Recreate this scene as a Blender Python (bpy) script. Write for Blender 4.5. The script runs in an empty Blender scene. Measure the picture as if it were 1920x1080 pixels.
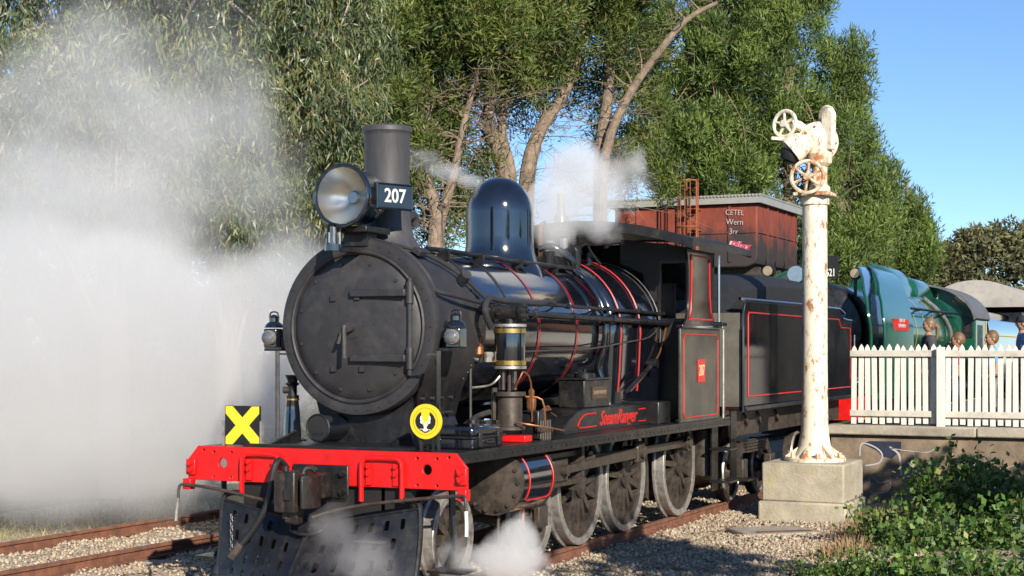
import bpy, bmesh, math, random
import numpy as np
from mathutils import Vector, Matrix, Euler
from mathutils.geometry import delaunay_2d_cdt
R = math.radians
random.seed(7); rng = np.random.default_rng(7)
scene = bpy.context.scene
col = scene.collection

# ---------------------------------------------------------------- camera, sky, sun, exposure
CAM = (7.695, -12.53, 2.21); YAW = math.atan2(1360, 2960); FPX = 2960.0
cd = bpy.data.cameras.new('camera'); cam = bpy.data.objects.new('camera', cd); col.objects.link(cam)
cam.location = CAM; cam.rotation_euler = (R(90), 0, YAW)
cd.sensor_width = 36; cd.lens = FPX/1920*36; cd.shift_y = 118/1920; cd.clip_end = 3000
scene.camera = cam
SUN_EL = R(24); SUN_DIR = Vector((math.cos(R(45))*math.cos(SUN_EL), -math.sin(R(45))*math.cos(SUN_EL), math.sin(SUN_EL)))   # towards the sun
w = bpy.data.worlds.new('World'); scene.world = w; w.use_nodes = True
nt = w.node_tree; bg = nt.nodes['Background']
sky = nt.nodes.new('ShaderNodeTexSky'); sky.sky_type = 'NISHITA'; sky.sun_disc = False
sky.sun_elevation = SUN_EL; sky.sun_rotation = math.atan2(SUN_DIR.x, SUN_DIR.y)
sky.air_density = 0.8; sky.dust_density = 0.0; sky.ozone_density = 5.0; sky.altitude = 300
nt.links.new(sky.outputs[0], bg.inputs[0]); bg.inputs[1].default_value = 0.11
sd = bpy.data.lights.new('sun', 'SUN'); sd.energy = 5.0; sd.angle = R(0.53); sd.color = (1.0, 0.91, 0.78)
sun = bpy.data.objects.new('sun', sd); col.objects.link(sun)
sun.rotation_euler = (-SUN_DIR).to_track_quat('-Z', 'Y').to_euler(); sun.location = (20, -20, 20)
scene.view_settings.view_transform = 'Standard'; scene.view_settings.look = 'None'
scene.view_settings.exposure = 0.55; scene.view_settings.gamma = 1.0
cy = scene.cycles
cy.max_bounces = 8; cy.diffuse_bounces = 3; cy.glossy_bounces = 3; cy.transmission_bounces = 4
cy.volume_bounces = 3; cy.transparent_max_bounces = 8
cy.use_denoising = True; cy.use_adaptive_sampling = True; cy.adaptive_threshold = 0.015
cy.volume_step_rate = 1.5; cy.volume_max_steps = 128
cy.caustics_reflective = False; cy.caustics_refractive = False

# ---------------------------------------------------------------- helpers
CT, ST = math.cos(YAW), math.sin(YAW)
def at(px, py, x=None, y=None, z=None, d=None):
    """a point of the place, from its bearing and one known coordinate (or its depth d)"""
    a = (px-960)/FPX; b = -(py-658)/FPX
    r = (-ST+a*CT, CT+a*ST, b)
    t = d if d is not None else (x-CAM[0])/r[0] if x is not None else (y-CAM[1])/r[1] if y is not None else (z-CAM[2])/r[2]
    return Vector((CAM[0]+t*r[0], CAM[1]+t*r[1], CAM[2]+t*r[2]))

def frame(ax):
    ax = Vector(ax).normalized()
    t = Vector((0, 0, 1)) if abs(ax.z) < .9 else Vector((1, 0, 0))
    a = t.cross(ax).normalized(); b = ax.cross(a).normalized()
    return a, b, ax

class MB:
    def __init__(s): s.v = []; s.f = []
    def add(s, vs, fs):
        n = len(s.v); s.v += [tuple(v) for v in vs]; s.f += [tuple(i+n for i in f) for f in fs]; return s
    def box(s, c, d, rz=0, rx=0, ry=0):
        m = Euler((rx, ry, rz)).to_matrix(); c = Vector(c)
        vs = [c+m @ Vector((sx*d[0]/2, sy*d[1]/2, sz*d[2]/2)) for sx in (-1, 1) for sy in (-1, 1) for sz in (-1, 1)]
        return s.add(vs, [(0, 1, 3, 2), (4, 6, 7, 5), (0, 4, 5, 1), (2, 3, 7, 6), (0, 2, 6, 4), (1, 5, 7, 3)])
    def bx(s, x0, x1, y0, y1, z0, z1):
        return s.box(((x0+x1)/2, (y0+y1)/2, (z0+z1)/2), (abs(x1-x0), abs(y1-y0), abs(z1-z0)))
    def cyl(s, p0, p1, r0, r1=None, n=16, caps=True):
        r1 = r0 if r1 is None else r1; p0 = Vector(p0); p1 = Vector(p1)
        a, b, _ = frame(p1-p0); vs = []
        for p, r in ((p0, r0), (p1, r1)):
            for i in range(n):
                t = 2*math.pi*i/n; vs.append(p+a*math.cos(t)*r+b*math.sin(t)*r)
        fs = [(i, (i+1) % n, n+(i+1) % n, n+i) for i in range(n)]
        if caps: fs += [tuple(reversed(range(n))), tuple(range(n, 2*n))]
        return s.add(vs, fs)
    def tube(s, pts, r, n=8, sm=3, closed=False):
        P = [Vector(p) for p in pts]
        if sm and len(P) > 2:                       # Catmull-Rom
            Q = []
            m = len(P)
            for i in range(m-1):
                p0, p1, p2, p3 = P[max(i-1, 0)], P[i], P[i+1], P[min(i+2, m-1)]
                for k in range(sm):
                    t = k/sm
                    Q.append(.5*((2*p1)+(p2-p0)*t+(2*p0-5*p1+4*p2-p3)*t*t+(3*p1-p0-3*p2+p3)*t**3))
            Q.append(P[-1]); P = Q
        m = len(P); vs = []; a = None
        for i, p in enumerate(P):
            d = (P[min(i+1, m-1)]-P[max(i-1, 0)]).normalized()
            if a is None: a, b, _ = frame(d)
            else:
                a = (a-d*a.dot(d)).normalized(); b = d.cross(a)
            rr = r[0]+(r[1]-r[0])*i/(m-1) if isinstance(r, tuple) else r
            for k in range(n):
                t = 2*math.pi*k/n; vs.append(p+a*math.cos(t)*rr+b*math.sin(t)*rr)
        fs = [(i*n+k, i*n+(k+1) % n, (i+1)*n+(k+1) % n, (i+1)*n+k) for i in range(m-1) for k in range(n)]
        fs += [tuple(reversed(range(n))), tuple(range((m-1)*n, m*n))]
        return s.add(vs, fs)
    def lathe(s, prof, o, ax=(0, 0, 1), n=32, capend=True):
        a, b, c = frame(ax); o = Vector(o); vs = []; m = len(prof)
        for r, h in prof:
            for k in range(n):
                t = 2*math.pi*k/n; vs.append(o+c*h+a*math.cos(t)*r+b*math.sin(t)*r)
        fs = [(i*n+k, i*n+(k+1) % n, (i+1)*n+(k+1) % n, (i+1)*n+k) for i in range(m-1) for k in range(n)]
        if capend:
            fs += [tuple(reversed(range(n))), tuple(range((m-1)*n, m*n))]
        return s.add(vs, fs)
    def prism(s, poly, f0, f1):
        """poly of 2D points, f0/f1 map (u,v) to 3D for the two end faces"""
        n = len(poly); vs = [f0(*p) for p in poly]+[f1(*p) for p in poly]
        return s.add(vs, [tuple(reversed(range(n))), tuple(range(n, 2*n))]+[(i, (i+1) % n, n+(i+1) % n, n+i) for i in range(n)])
    def px(s, poly, x0, x1): return s.prism(poly, lambda u, v: (x0, u, v), lambda u, v: (x1, u, v))     # poly (y,z)
    def py(s, poly, y0, y1): return s.prism(poly, lambda u, v: (u, y0, v), lambda u, v: (u, y1, v))     # poly (x,z)
    def pz(s, poly, z0, z1): return s.prism(poly, lambda u, v: (u, v, z0), lambda u, v: (u, v, z1))     # poly (x,y)
    def sphere(s, c, r, n=12, sc=(1, 1, 1)):
        m = n//2; vs = []; c = Vector(c)
        for i in range(m+1):
            p = math.pi*i/m
            for k in range(n):
                t = 2*math.pi*k/n
                vs.append(c+Vector((math.sin(p)*math.cos(t)*r*sc[0], math.sin(p)*math.sin(t)*r*sc[1], math.cos(p)*r*sc[2])))
        return s.add(vs, [(i*n+k, (i+1)*n+k, (i+1)*n+(k+1) % n, i*n+(k+1) % n) for i in range(m) for k in range(n)])
    def holed(s, outer, holes, f0, f1):
        vs, es = [], []
        for lp in [outer]+holes:
            n = len(vs); vs += [Vector(p) for p in lp]; es += [(n+i, n+(i+1) % len(lp)) for i in range(len(lp))]
        r = delaunay_2d_cdt(vs, es, [], 1, 1e-5)
        V = r[0]; n = len(V)
        def inside(p, lp):
            c = False
            for i in range(len(lp)):
                (x1, y1), (x2, y2) = lp[i], lp[i-1]
                if (y1 > p[1]) != (y2 > p[1]) and p[0] < (x2-x1)*(p[1]-y1)/(y2-y1)+x1: c = not c
            return c
        Fc = []
        for f in r[2]:
            cx = sum(V[i].x for i in f)/len(f); cyy = sum(V[i].y for i in f)/len(f)
            if inside((cx, cyy), outer) and not any(inside((cx, cyy), h) for h in holes): Fc.append(f)
        cnt = {}
        for f in Fc:
            for i in range(len(f)):
                e = (f[i], f[(i+1) % len(f)]); cnt[e] = 1
        side = [e for e in cnt if (e[1], e[0]) not in cnt]
        fs = [tuple(f) for f in Fc]+[tuple(n+i for i in reversed(f)) for f in Fc]+[(b, a, n+a, n+b) for a, b in side]
        return s.add([f0(*p) for p in V]+[f1(*p) for p in V], fs)
    def build(s, name, mat=None, parent=None, smooth=35, bevel=0, kind=None, label=None, loc=None):
        me = bpy.data.meshes.new(name); me.from_pydata(s.v, [], s.f); me.validate()
        bm = bmesh.new(); bm.from_mesh(me)
        bmesh.ops.remove_doubles(bm, verts=bm.verts, dist=1e-5)
        bmesh.ops.recalc_face_normals(bm, faces=bm.faces); bm.to_mesh(me); bm.free()
        if smooth:
            me.polygons.foreach_set('use_smooth', [True]*len(me.polygons)); me.set_sharp_from_angle(angle=R(smooth))
        o = bpy.data.objects.new(name, me); col.objects.link(o)
        if mat: me.materials.append(mat)
        if parent: o.parent = parent
        if kind: o['kind'] = kind
        if label: o['label'] = label
        if loc: o.location = loc
        if bevel:
            b = o.modifiers.new('bevel', 'BEVEL'); b.width = bevel; b.segments = 2; b.limit_method = 'ANGLE'; b.angle_limit = R(40)
        return o

def thing(name, label, cat, loc=(0, 0, 0), rz=0, group=None):
    o = bpy.data.objects.new(name, None); col.objects.link(o); o.location = loc; o.rotation_euler = (0, 0, rz)
    o.empty_display_size = .2
    return tag(o, label, cat, group)
def tag(o, label, cat, group=None):
    o['label'] = label; o['category'] = cat
    if group: o['group'] = group
    return o
def struct(o): o['kind'] = 'structure'; return o
def copy_tree(o, parent=None):
    c = o.copy(); col.objects.link(c); c.parent = parent
    for ch in list(o.children): copy_tree(ch, c)
    return c
def circ(cx, cy, r, n=16, a0=0, a1=360):
    full = abs(a1-a0) >= 359
    return [(cx+r*math.cos(R(a0+(a1-a0)*i/(n if full else n-1))), cy+r*math.sin(R(a0+(a1-a0)*i/(n if full else n-1)))) for i in range(n)]
def rrect(x0, y0, x1, y1, r, n=4):
    o = []
    for cx, cy, a in ((x1-r, y1-r, 0), (x0+r, y1-r, 90), (x0+r, y0+r, 180), (x1-r, y0+r, 270)):
        o += circ(cx, cy, r, n+1, a, a+90)
    return o
def text(name, s, size, mat, M4, parent=None, bold=0.0, depth=.004, shear=0, align='CENTER', xs=1.0):
    c = bpy.data.curves.new(name, 'FONT'); c.body = s; c.size = size; c.extrude = depth; c.offset = bold; c.shear = shear
    c.align_x = align; c.align_y = 'CENTER'; c.resolution_u = 3
    t = bpy.data.objects.new('tmp_text', c); col.objects.link(t)
    bpy.context.view_layer.update()
    me = bpy.data.meshes.new_from_object(t.evaluated_get(bpy.context.evaluated_depsgraph_get()))
    bpy.data.objects.remove(t); bpy.data.curves.remove(c)
    me.transform(M4 @ Matrix.Diagonal((xs, 1, 1, 1))); me.name = name
    me.materials.clear(); me.materials.append(mat)
    o = bpy.data.objects.new(name, me); col.objects.link(o)
    if parent: o.parent = parent
    return o
def face_m(o, right, up):
    """matrix that lays text on a plane: origin, reading direction, up"""
    r = Vector(right).normalized(); u = Vector(up).normalized(); n = r.cross(u)
    return Matrix(((r.x, u.x, n.x, o[0]), (r.y, u.y, n.y, o[1]), (r.z, u.z, n.z, o[2]), (0, 0, 0, 1)))

# ---------------------------------------------------------------- materials
def mat(name, c, rough=.5, metal=0, var=.2, scale=5, bump=0, bscale=60, c2=None, mix=(.5, .62), mscale=4, stretch=(1, 1, 1), coat=0, rvar=0, spec=.5):
    m = bpy.data.materials.new(name); m.use_nodes = True; nt = m.node_tree; b = nt.nodes['Principled BSDF']
    N = nt.nodes.new; L = nt.links.new
    tc = N('ShaderNodeTexCoord'); mp = N('ShaderNodeMapping'); mp.inputs['Scale'].default_value = stretch
    L(tc.outputs['Object'], mp.inputs[0])
    n1 = N('ShaderNodeTexNoise'); n1.inputs['Scale'].default_value = scale; n1.inputs['Detail'].default_value = 6; n1.inputs['Roughness'].default_value = .65
    L(mp.outputs[0], n1.inputs['Vector'])
    cr = N('ShaderNodeValToRGB'); e = cr.color_ramp.elements
    e[0].position = .3; e[1].position = .7
    e[0].color = (*[x*(1-var) for x in c], 1); e[1].color = (*[min(1, x*(1+var)) for x in c], 1)
    L(n1.outputs['Fac'], cr.inputs[0]); out = cr.outputs[0]
    if c2:
        n2 = N('ShaderNodeTexNoise'); n2.inputs['Scale'].default_value = mscale; n2.inputs['Detail'].default_value = 8; n2.inputs['Roughness'].default_value = .7
        L(mp.outputs[0], n2.inputs['Vector'])
        r2 = N('ShaderNodeMapRange'); r2.inputs[1].default_value = mix[0]; r2.inputs[2].default_value = mix[1]
        L(n2.outputs['Fac'], r2.inputs[0])
        mx = N('ShaderNodeMix'); mx.data_type = 'RGBA'; mx.inputs[7].default_value = (*c2, 1)
        L(r2.outputs[0], mx.inputs[0]); L(out, mx.inputs[6]); out = mx.outputs[2]
    L(out, b.inputs['Base Color'])
    b.inputs['Roughness'].default_value = rough; b.inputs['Metallic'].default_value = metal
    b.inputs['Specular IOR Level'].default_value = spec
    if rvar:
        rr = N('ShaderNodeMapRange'); rr.inputs[1].default_value = .3; rr.inputs[2].default_value = .7
        rr.inputs[3].default_value = max(.02, rough-rvar); rr.inputs[4].default_value = min(1, rough+rvar)
        L(n1.outputs['Fac'], rr.inputs[0]); L(rr.outputs[0], b.inputs['Roughness'])
    if coat: b.inputs['Coat Weight'].default_value = coat; b.inputs['Coat Roughness'].default_value = .08
    if bump:
        n3 = N('ShaderNodeTexNoise'); n3.inputs['Scale'].default_value = bscale; n3.inputs['Detail'].default_value = 5
        L(mp.outputs[0], n3.inputs['Vector'])
        bp = N('ShaderNodeBump'); bp.inputs['Strength'].default_value = bump; bp.inputs['Distance'].default_value = .02
        L(n3.outputs['Fac'], bp.inputs['Height']); L(bp.outputs[0], b.inputs['Normal'])
    return m
def leafmat(name, cols, trans=.3, rough=.5, patch=0):
    m = bpy.data.materials.new(name); m.use_nodes = True; nt = m.node_tree; b = nt.nodes['Principled BSDF']
    N = nt.nodes.new; L = nt.links.new
    g = N('ShaderNodeNewGeometry'); cr = N('ShaderNodeValToRGB'); cr.color_ramp.interpolation = 'LINEAR'
    while len(cr.color_ramp.elements) < len(cols): cr.color_ramp.elements.new(.5)
    for i, c in enumerate(cols):
        cr.color_ramp.elements[i].position = i/(len(cols)-1); cr.color_ramp.elements[i].color = (*c, 1)
    L(g.outputs['Random Per Island'], cr.inputs[0]); colr = cr.outputs[0]
    if patch:                                          # whole sprays differ in tone by noise
        tc = N('ShaderNodeTexCoord'); nz = N('ShaderNodeTexNoise'); nz.inputs['Scale'].default_value = patch; nz.inputs['Detail'].default_value = 2
        L(tc.outputs['Object'], nz.inputs['Vector']); mr = N('ShaderNodeMapRange'); mr.inputs[1].default_value = .35; mr.inputs[2].default_value = .65; L(nz.outputs['Fac'], mr.inputs[0])
        mc = N('ShaderNodeMix'); mc.data_type = 'RGBA'; mc.inputs[6].default_value = (.58, .62, .62, 1); mc.inputs[7].default_value = (1.35, 1.25, 1.05, 1); L(mr.outputs[0], mc.inputs[0])
        mm = N('ShaderNodeMix'); mm.data_type = 'RGBA'; mm.blend_type = 'MULTIPLY'; mm.inputs[0].default_value = 1; L(colr, mm.inputs[6]); L(mc.outputs[2], mm.inputs[7]); colr = mm.outputs[2]
    L(colr, b.inputs['Base Color'])
    b.inputs['Roughness'].default_value = rough
    tr = N('ShaderNodeBsdfTranslucent'); L(colr, tr.inputs[0])
    mx = N('ShaderNodeMixShader'); mx.inputs[0].default_value = trans
    L(b.outputs[0], mx.inputs[1]); L(tr.outputs[0], mx.inputs[2]); L(mx.outputs[0], nt.nodes['Material Output'].inputs[0])
    return m
BLK = mat('black_gloss_paint', (.006, .008, .013), .10, var=.3, scale=7, rvar=.04, coat=1.0, spec=.8, c2=(.026, .024, .022), mix=(.6, .85), mscale=5, bump=.012, bscale=5)
BLK.node_tree.nodes['Principled BSDF'].inputs['Coat IOR'].default_value = 1.7
BLS = mat('black_satin_paint', (.011, .011, .012), .36, var=.35, scale=9, rvar=.12, c2=(.05, .043, .035), mix=(.52, .8), mscale=6)
SMK = mat('smokebox_graphite_paint', (.027, .026, .028), .52, var=.18, scale=5, bump=.05, bscale=90, rvar=.1, c2=(.055, .05, .046), mix=(.5, .75))
CHM = mat('chimney_grey_paint', (.055, .054, .058), .5, var=.15, scale=6, rvar=.1, stretch=(3, 3, .6))
DRT = mat('oily_brown_dirt', (.055, .042, .033), .55, var=.4, scale=10, bump=.1, rvar=.15, c2=(.022, .019, .017), mix=(.48, .62), mscale=7)
DRK = mat('dull_black_iron', (.012, .011, .011), .65, var=.3)  # one even near-black for frames, axles and inner parts
STD = mat('dull_dark_steel', (.085, .08, .075), .45, metal=.4, var=.3, scale=12)
CPL = mat('dark_coupler_iron', (.015, .013, .012), .42, var=.4, scale=10, bump=.15, c2=(.06, .035, .02), mix=(.5, .68), mscale=8)
STL = mat('worn_steel', (.42, .40, .37), .42, metal=.6, var=.25, scale=14, c2=(.16, .12, .09), mix=(.5, .7), mscale=9)
ROD = mat('oiled_rod_steel', (.09, .072, .058), .45, metal=.45, var=.3, scale=9, c2=(.05, .04, .033), mix=(.5, .68), mscale=8)
RED = mat('red_beam_paint', (.62, .009, .009), .36, var=.14, scale=6, rvar=.1, c2=(.30, .02, .014), mix=(.55, .8), mscale=7, bump=.04, bscale=30)
RLN = mat('red_lining_paint', (.55, .018, .014), .4, var=.1)
YEL = mat('yellow_sign_paint', (.80, .64, .03), .42, var=.1, scale=14, c2=(.55, .42, .05), mix=(.58, .8), mscale=12)
YEO = mat('amber_yellow_paint', (.84, .55, .02), .42, var=.05)
WHT = mat('white_lettering', (.78, .78, .75), .5, var=.06)
MBK = mat('matt_black_sign', (.012, .012, .012), .5, var=.2)
BRS = mat('polished_brass', (.62, .42, .13), .25, metal=.9, var=.2, scale=9)
COP = mat('dull_copper', (.55, .24, .11), .38, metal=.85, var=.25, scale=12)
ALU = mat('bare_aluminium', (.62, .61, .58), .4, metal=.7, var=.12)
NKL = mat('nickel_bright_steel', (.6, .6, .6), .22, metal=1, var=.1)
GLS = bpy.data.materials.new('clear_glass'); GLS.use_nodes = True
_b = GLS.node_tree.nodes['Principled BSDF']; _b.inputs['Transmission Weight'].default_value = 1; _b.inputs['Roughness'].default_value = .02; _b.inputs['IOR'].default_value = 1.15
MIR = mat('headlight_reflector', (.85, .83, .76), .3, metal=1, var=.05)
NAV = mat('navy_number_board', (.02, .035, .055), .35, var=.15)
CON = mat('weathered_concrete', (.36, .32, .25), .9, var=.25, scale=3.5, bump=.35, bscale=35, c2=(.20, .17, .12), mix=(.5, .75), mscale=2.2)
CNY = mat('lichen_concrete', (.37, .33, .25), .92, var=.22, scale=4, bump=.4, bscale=28, c2=(.36, .31, .11), mix=(.56, .8), mscale=3)
WLL = mat('stained_platform_wall', (.25, .19, .13), .92, var=.3, scale=2.4, bump=.3, bscale=25, c2=(.12, .09, .065), mix=(.46, .7), mscale=1.6)
ASP = mat('platform_asphalt', (.09, .085, .08), .95, var=.2, bump=.3, bscale=120)
RAI = mat('rusty_rail', (.20, .085, .05), .75, var=.3, scale=9, bump=.1, c2=(.11, .05, .033), mix=(.45, .65), mscale=5)
SLP = mat('grey_timber_sleeper', (.27, .235, .19), .95, var=.35, scale=5, stretch=(1, 8, 8), bump=.3, bscale=22)
CRM = mat('peeling_cream_paint', (.74, .67, .52), .6, var=.14, scale=5, bump=.15, bscale=30, c2=(.33, .15, .06), mix=(.535, .62), mscale=9, stretch=(1.5, 1.5, .6))
CRR = mat('rusting_cream_iron', (.72, .62, .45), .65, var=.15, scale=5, bump=.2, bscale=40, c2=(.36, .15, .055), mix=(.44, .58), mscale=6)
WPK = mat('old_white_fence_paint', (.70, .68, .61), .65, var=.1, scale=5, c2=(.40, .36, .29), mix=(.52, .72), mscale=5, stretch=(3, 3, .6), bump=.08)
WPR = mat('grimy_cream_rail_paint', (.56, .53, .45), .7, var=.12, scale=6, c2=(.34, .30, .24), mix=(.5, .75), mscale=5)
RST = mat('rusty_red_tank_plate', (.21, .045, .026), .78, var=.4, scale=2.2, bump=.06, c2=(.035, .028, .028), mix=(.45, .62), mscale=.8, stretch=(1, 1, .45))
ORU = mat('orange_rusted_steel', (.26, .075, .028), .8, var=.25, scale=8)
ZNC = mat('galvanised_roof', (.36, .36, .33), .55, metal=.3, var=.1, scale=3)
GRN = mat('green_locomotive_paint', (.008, .082, .045), .14, var=.15, scale=3, coat=.2, rvar=.04)
YLN = mat('yellow_lining_paint', (.7, .5, .05), .4, var=.08)
CRF = mat('grey_carriage_roof', (.40, .375, .34), .7, var=.2, scale=1.2, c2=(.26, .24, .21), mix=(.5, .8))
COA = mat('coal_black', (.014, .014, .015), .5, var=.4, scale=20, bump=.6, bscale=14)
SDE = mat('tender_gloss_black', (.010, .010, .012), .14, var=.3, scale=2, rvar=.05, spec=.3)
# ================================================================ SETTING
def nzv(x, y, s, seed=0):
    return (math.sin(x*s*1.7+seed)+math.sin(y*s*2.3+seed*2.1)+math.sin((x+y)*s*1.1+seed*.7)+math.sin((x-y)*s*2.9+seed))/4
def ground_z(x, y):
    z = -.2+.025*nzv(x, y, 1.3)+.02*nzv(x, y, 3.1, 4)
    if abs(x) < 1.5 or abs(x+4.4) < 1.5: z += .045
    if 1.6 < x < 3.4 and 4 < y < 9: z += .05*math.sin((x-1.6)/1.8*math.pi)
    if x > 3.0 and y > 2: z += min(.25, (x-3.0)*.12)
    return z
g = MB()
g.add([(-900, -400, -.32), (900, -400, -.32), (900, 1500, -.32), (-900, 1500, -.32)], [(0, 1, 2, 3)])
GRD = mat('dry_grass_ground', (.25, .20, .11), .95, var=.35, scale=.6, c2=(.10, .12, .04), mix=(.45, .65), mscale=.25)
struct(g.build('ground', GRD, smooth=0))
def stonemat(name, cols, sc):
    m = bpy.data.materials.new(name); m.use_nodes = True; nt = m.node_tree; b = nt.nodes['Principled BSDF']
    N = nt.nodes.new; L = nt.links.new
    tc = N('ShaderNodeTexCoord'); v = N('ShaderNodeTexVoronoi'); v.inputs['Scale'].default_value = sc
    L(tc.outputs['Object'], v.inputs['Vector'])
    sp = N('ShaderNodeSeparateColor'); L(v.outputs['Color'], sp.inputs[0])
    cr = N('ShaderNodeValToRGB')
    while len(cr.color_ramp.elements) < len(cols): cr.color_ramp.elements.new(.5)
    for i, c in enumerate(cols):
        cr.color_ramp.elements[i].position = i/(len(cols)-1); cr.color_ramp.elements[i].color = (*c, 1)
    L(sp.outputs[0], cr.inputs[0]); L(cr.outputs[0], b.inputs['Base Color']); b.inputs['Roughness'].default_value = .9
    bp = N('ShaderNodeBump'); bp.inputs['Strength'].default_value = .6; bp.inputs['Distance'].default_value = .03
    L(v.outputs['Distance'], bp.inputs['Height']); bp.invert = True; L(bp.outputs[0], b.inputs['Normal'])
    return m
GRV = stonemat('tan_gravel', [(.15, .115, .075), (.40, .32, .215), (.28, .215, .14), (.50, .42, .32), (.33, .25, .155), (.43, .36, .27)], 22)
STN = leafmat('tan_gravel_stone', [(.15, .115, .08), (.42, .33, .225), (.27, .205, .13), (.55, .47, .36), (.35, .25, .155), (.45, .38, .285), (.28, .245, .21)], 0, .9)
xs = np.arange(-9, 10.01, .22); ys = np.arange(-13, 36.01, .25)
g = MB(); nx = len(xs)
g.v = [(x, y, ground_z(x, y)) for y in ys for x in xs]
g.f = [(j*nx+i, j*nx+i+1, (j+1)*nx+i+1, (j+1)*nx+i) for j in range(len(ys)-1) for i in range(nx-1)]
struct(g.build('ballast_bed', GRV, smooth=180))
# loose stones, real little lumps
def stones(n, x0, x1, y0, y1, s0, s1):
    px_ = rng.uniform(x0, x1, n); py_ = rng.uniform(y0, y1, n); sz = rng.uniform(s0, s1, n)
    base = np.array([(1, 0, 0), (0, 1, 0), (-1, 0, 0), (0, -1, 0), (0, 0, .8), (0, 0, -.6), (.62, .62, .42), (-.62, -.62, .4)])[:6]
    V = np.repeat(base[None], n, 0)*sz[:, None, None]*rng.uniform(.6, 1.25, (n, 6, 3))
    a = rng.uniform(0, 6.28, n); c, s_ = np.cos(a), np.sin(a)
    X = V[..., 0]*c[:, None]-V[..., 1]*s_[:, None]; Y = V[..., 0]*s_[:, None]+V[..., 1]*c[:, None]
    gz = np.array([ground_z(p, q) for p, q in zip(px_, py_)])
    V = np.stack([X+px_[:, None], Y+py_[:, None], V[..., 2]+gz[:, None]+sz[:, None]*.35], -1)
    Fb = np.array([(0, 1, 4), (1, 2, 4), (2, 3, 4), (3, 0, 4), (1, 0, 5), (2, 1, 5), (3, 2, 5), (0, 3, 5)])
    Fc = (Fb[None]+(np.arange(n)*6)[:, None, None])
    return V.reshape(-1, 3), Fc.reshape(-1, 3)
def npmesh(name, V, Fc, m, parent=None, kind=None):
    me = bpy.data.meshes.new(name); k = Fc.shape[1]
    me.vertices.add(len(V)); me.vertices.foreach_set('co', V.astype(np.float32).ravel())
    me.loops.add(Fc.size); me.loops.foreach_set('vertex_index', Fc.astype(np.int32).ravel())
    me.polygons.add(len(Fc)); me.polygons.foreach_set('loop_start', np.arange(0, Fc.size, k, dtype=np.int32))
    me.update(calc_edges=True); me.materials.append(m)
    o = bpy.data.objects.new(name, me); col.objects.link(o)
    if parent: o.parent = parent
    if kind: o['kind'] = kind
    return o
parts_ = [stones(26000, .9, 4.6, 0, 13, .009, .028), stones(17000, -6.2, -.9, -1.5, 9, .012, .036), stones(4000, -1.2, 1.2, -2, 14, .016, .04), stones(1200, 1.0, 4.6, 0, 9, .028, .045)]
off = 0; VV = []; FF = []
for V, Fc in parts_: VV.append(V); FF.append(Fc+off); off += len(V)
o = npmesh('gravel_stones', np.concatenate(VV), np.concatenate(FF), STN, kind='stuff')
o['label'] = 'loose tan gravel and ballast stones around the tracks'; o['category'] = 'gravel'

# tracks
RP = [(-.065, -.15), (.065, -.15), (.065, -.135), (.012, -.12), (.012, -.045), (.035, -.035), (.035, -.004), (.028, 0), (-.028, 0), (-.035, -.004), (-.035, -.035), (-.012, -.045), (-.012, -.12), (-.065, -.135)]
def track(name, xc, y0, y1, s0, s1):
    t = bpy.data.objects.new(name, None); col.objects.link(t); t.location = (xc, 0, 0); t['kind'] = 'structure'
    for sx in (-1, 1):
        r = MB().py([(sx*.835+u, v) for u, v in RP], y0, y1).build('rail', RAI, t, bevel=0)
        for yj in (6.9, -2.2):
            f = MB().bx(sx*.835+.012, sx*.835+.04, yj-.3, yj+.3, -.125, -.04)
            for k in range(4): f.cyl((sx*.835+.03, yj-.22+k*.147, -.082), (sx*.835+.06, yj-.22+k*.147, -.082), .017, n=6)
            f.build('fishplate', RAI, r)
    sl = None; y = s0
    while y < s1:
        if sl is None:
            sl = MB().bx(-1.32, 1.32, -.115, .115, -.30, -.152).build('sleeper', SLP, t, bevel=.01); o = sl
        else:
            o = sl.copy(); col.objects.link(o); o.parent = t
        o.location = (random.uniform(-.04, .04), y, random.uniform(-.008, .002)); o.rotation_euler = (0, 0, random.uniform(-.02, .02))
        y += .66
    return t
track('railway_track', 0, -14, 140, -2.3, 14)
track('railway_track', -4.4, -14, 140, -4.0, 16)

# platform end
pl = MB().px([(12.6, -.4), (12.6, .86), (12.62, .86), (12.62, .9), (90, .9), (90, -.4)], 1.78, 14).build('platform', WLL, smooth=0)
struct(pl)
xa = 1.70
for wd in (2.35, 2.1, 2.2, 2.3, 2.4):
    MB().bx(xa, xa+wd-.008, 12.5, 13.1, .875, 1.03).build('coping_slab', CON, pl, bevel=.025); xa += wd
MB().bx(1.70, 14, 13.105, 90, .88, 1.024).build('platform_surface', ASP, pl)
MB().bx(1.72, 1.80, 13.11, 60, 1.0245, 1.028).build('edge_line', YEL, pl)
GRF = mat('faded_white_spray', (.42, .41, .42), .9, var=.25, scale=8)
GRB = mat('dark_blue_spray', (.018, .025, .05), .9, var=.3)
def stroke(name, pts, wdt, m, parent, n=7, flat=None):
    """flat spray stroke: a ribbon that follows pts with real width on a wall plane (normal flat)"""
    P = [Vector(p) for p in pts]; Q = []
    for i in range(len(P)-1):
        p0, p1, p2, p3 = P[max(i-1, 0)], P[i], P[i+1], P[min(i+2, len(P)-1)]
        for k in range(n):
            t = k/n; Q.append(.5*((2*p1)+(p2-p0)*t+(2*p0-5*p1+4*p2-p3)*t*t+(3*p1-p0-3*p2+p3)*t**3))
    Q.append(P[-1]); nn = Vector(flat); mb = MB(); vs = []
    for i, q in enumerate(Q):
        d = (Q[min(i+1, len(Q)-1)]-Q[max(i-1, 0)]).normalized(); s_ = d.cross(nn).normalized()*wdt/2
        vs += [q+s_, q-s_]
    mb.add(vs, [(2*i, 2*i+1, 2*i+3, 2*i+2) for i in range(len(Q)-1)])
    return mb.build(name, m, parent, smooth=0)
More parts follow.
